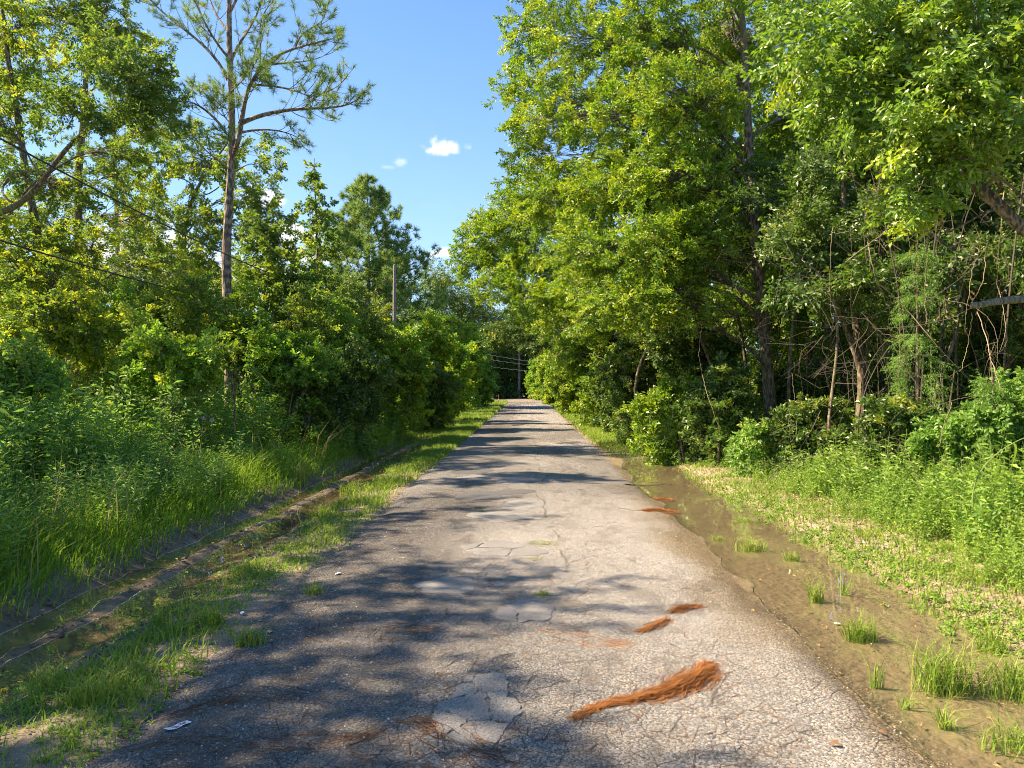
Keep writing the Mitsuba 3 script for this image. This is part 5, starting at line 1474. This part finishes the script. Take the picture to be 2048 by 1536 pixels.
# tangle of dead twigs in the shade, clods and debris in the ditch
rg = np.random.default_rng(121)
tw = []
for _ in range(220):
    Yt = rg.uniform(9, 20)
    o = np.array([rg.uniform(0.40, 0.66) * Yt, Yt, rg.uniform(0.4, 4.5)])
    d = unit(rg.normal(0, 1, 3) * [0.6, 0.5, 1.0])
    Lt = rg.uniform(0.5, 2.2)
    e = o + d * Lt
    m_ = (o + e) / 2 + rg.normal(0, 0.14 * Lt, 3)
    tw.append(tube(curve([o, m_, e], 8), np.linspace(rg.uniform(.0025, .006), .0015, 8), 3))
    for _b in range(2):
        q = m_ + (e - m_) * rg.uniform(0, .8)
        tw.append(tube(curve([q, q + unit(d + rg.normal(0, .8, 3)) * 0.2 * Lt, q + unit(d + rg.normal(0, .9, 3)) * 0.42 * Lt], 4), np.linspace(.0035, .0015, 4), 3))
k = thing('dead_twigs', 'tangle of fine dead twigs in the shade of the right hand wood', 'twigs', kind='stuff')
put(k, None, join(tw)[:2], 'm_twig')


def clods(name, label, x, y, size, m, zf=height):
    n = len(x)
    r = size * np.exp(rg.normal(0, 0.55, n))
    v = base[None] * r[:, None, None] * rg.uniform(0.5, 1.5, (n, 6, 1)) * np.array([1, 1, .6])
    a = rg.uniform(0, 6.28, n)
    v = np.stack([v[..., 0] * np.cos(a)[:, None] - v[..., 1] * np.sin(a)[:, None], v[..., 0] * np.sin(a)[:, None] + v[..., 1] * np.cos(a)[:, None], v[..., 2]], -1)
    v = v + np.stack([x, y, zf(x, y) + 0.2 * r], -1)[:, None]
    k = thing(name, label, 'mud', kind='stuff')
    put(k, None, (v.reshape(-1, 3), (F8[None] + 6 * np.arange(n)[:, None, None]).reshape(-1, 3)), m)


x, y = area(rg, 9000, -4.4, -2.7, 3.6, 24, lambda x, y: np.clip(0.35 + 2.5 * n2(x, y, 2.2, 131), 0, 1) * (height(x, y) > LEVEL_LEFT))
clods('mud_clods', 'dark mud clods and crumbs along the left ruts', x, y, 0.011, 'm_ground')
x, y = area(rg, 7000, 3.5, 5.0, 3.6, 18, lambda x, y: np.clip(0.35 + 2.5 * n2(x, y, 1.6, 132), 0, 1) * (height(x, y) > LEVEL_RIGHT))
clods('mud_clods', 'dry pale mud clods along the right bank', x, y, 0.014, 'm_ground')
x, y = area(rg, 900, -4.3, -2.2, 3.6, 18, lambda x, y: np.clip(0.4 + 2.5 * n2(x, y, 1.2, 133), 0, 1))
n = len(x)
lf = leaves(np.column_stack([x, y, np.maximum(height(x, y), LEVEL_LEFT) + 0.012]), rg.normal(0, 1, (n, 3)) * [1, 1, .12], np.array([0, 0, 1]) + rg.normal(0, .25, (n, 3)), 0.055, 0.026, rg.uniform(size=n), rg.uniform(size=n))
k = thing('leaf_litter', 'fallen brown leaves and bits along the left ruts', 'leaf litter', kind='stuff')
put(k, None, lf[:2], 'm_dead_leaf', uv=lf[2])
x, y = area(rg, 420, 1.6, 4.6, 3.6, 18, lambda x, y: np.clip(0.35 + 2.5 * n2(x, y, 1.2, 134), 0, 1))
n = len(x)
lf = leaves(np.column_stack([x, y, np.maximum(height(x, y), LEVEL_RIGHT) + 0.014]), rg.normal(0, 1, (n, 3)) * [1, 1, .12], np.array([0, 0, 1]) + rg.normal(0, .25, (n, 3)), 0.04, 0.02, rg.uniform(size=n), rg.uniform(size=n))
k = thing('leaf_litter', 'small dead leaves floating and lying along the right puddle', 'leaf litter', kind='stuff')
put(k, None, lf[:2], 'm_dead_leaf', uv=lf[2])

# thin young trees poking out of the left bushes, tall seeding grass on the left bank
for q, (px, top, Y, lab) in enumerate([(385, 560, 18, 'thin young tree rising from the bushes just left of the tall pine trunk'), (480, 575, 19.5, 'thin young tree rising from the bushes just right of the tall pine trunk'),
                                       (605, 590, 21, 'thin young tree rising from the bushes below the dome topped tree'), (660, 600, 23, 'thin young tree between the dome topped tree and the bright thicket'),
                                       (735, 615, 25, 'thin young tree standing left of the pole above the thicket'), (250, 590, 17, 'thin young tree above the yellow backlit bush on the left')]):
    rg = np.random.default_rng(900 + q)
    tree('young_tree', lab, 'tree', [P(px, 800, Y), P(px + rg.normal(0, 6), 720, Y), P(px + rg.normal(0, 8), top + 40, Y), P(px + rg.normal(0, 8), top - 15, Y)], 0.035, 0.01,
         [lobe(px + rg.normal(0, 12), top + 8, Y, 18, 24, 26), lobe(px - 22, top + 45, Y, 26, 24, 30), lobe(px + 24, top + 55, Y, 28, 26, 32), lobe(px + rg.normal(0, 15), top + 95, Y, 40, 30, 40)],
         leaf='m_leaf_thicket' if q % 2 else 'm_leaf_grey', seed=910 + q, L=0.10, W=0.045, yellow=0.55, small=True, density=0.9)
x, y = area(rg, 1500, -9, -4.3, 5, 24, lambda x, y: np.clip(0.3 + 2.0 * n2(x, y, 0.6, 141), 0, 1))
k = thing('seed_grass', 'tall thin seeding grass stalks among the weeds of the left bank', 'grass', kind='stuff')
v, f, uv = blades(rg, on(x, y, -0.01), 1.0, 0.007 + 0.0004 * y, 0.4, 0.75, 0.2, wind=(0.2, -0.1))
put(k, None, (v, f), 'm_dry_grass', uv=uv)

# thin bare stems standing close together inside the right hand wood
rg = np.random.default_rng(151)
st = []
for _ in range(90):
    Yt = rg.uniform(12, 26)
    xx = max(rg.uniform(0.26, 0.66) * Yt + 0.4, 6.0 + rg.uniform(0, 1.5))
    z0 = float(height(xx, Yt))
    hh = rg.uniform(2.0, 6.5)
    o = np.array([xx, Yt, z0 - .05])
    m_ = o + np.array([rg.normal(0, .2), rg.normal(0, .2), hh * .5])
    e = o + np.array([rg.normal(0, .5), rg.normal(0, .4), hh])
    r_ = rg.uniform(.007, .024)
    st.append(tube(curve([o, m_, e], 8), np.linspace(r_, .4 * r_, 8), 4))
k = thing('bare_stems', 'crowd of thin bare stems in the shade of the right hand wood', 'stems', kind='stuff')
put(k, None, join(st)[:2], 'm_stem_dark')
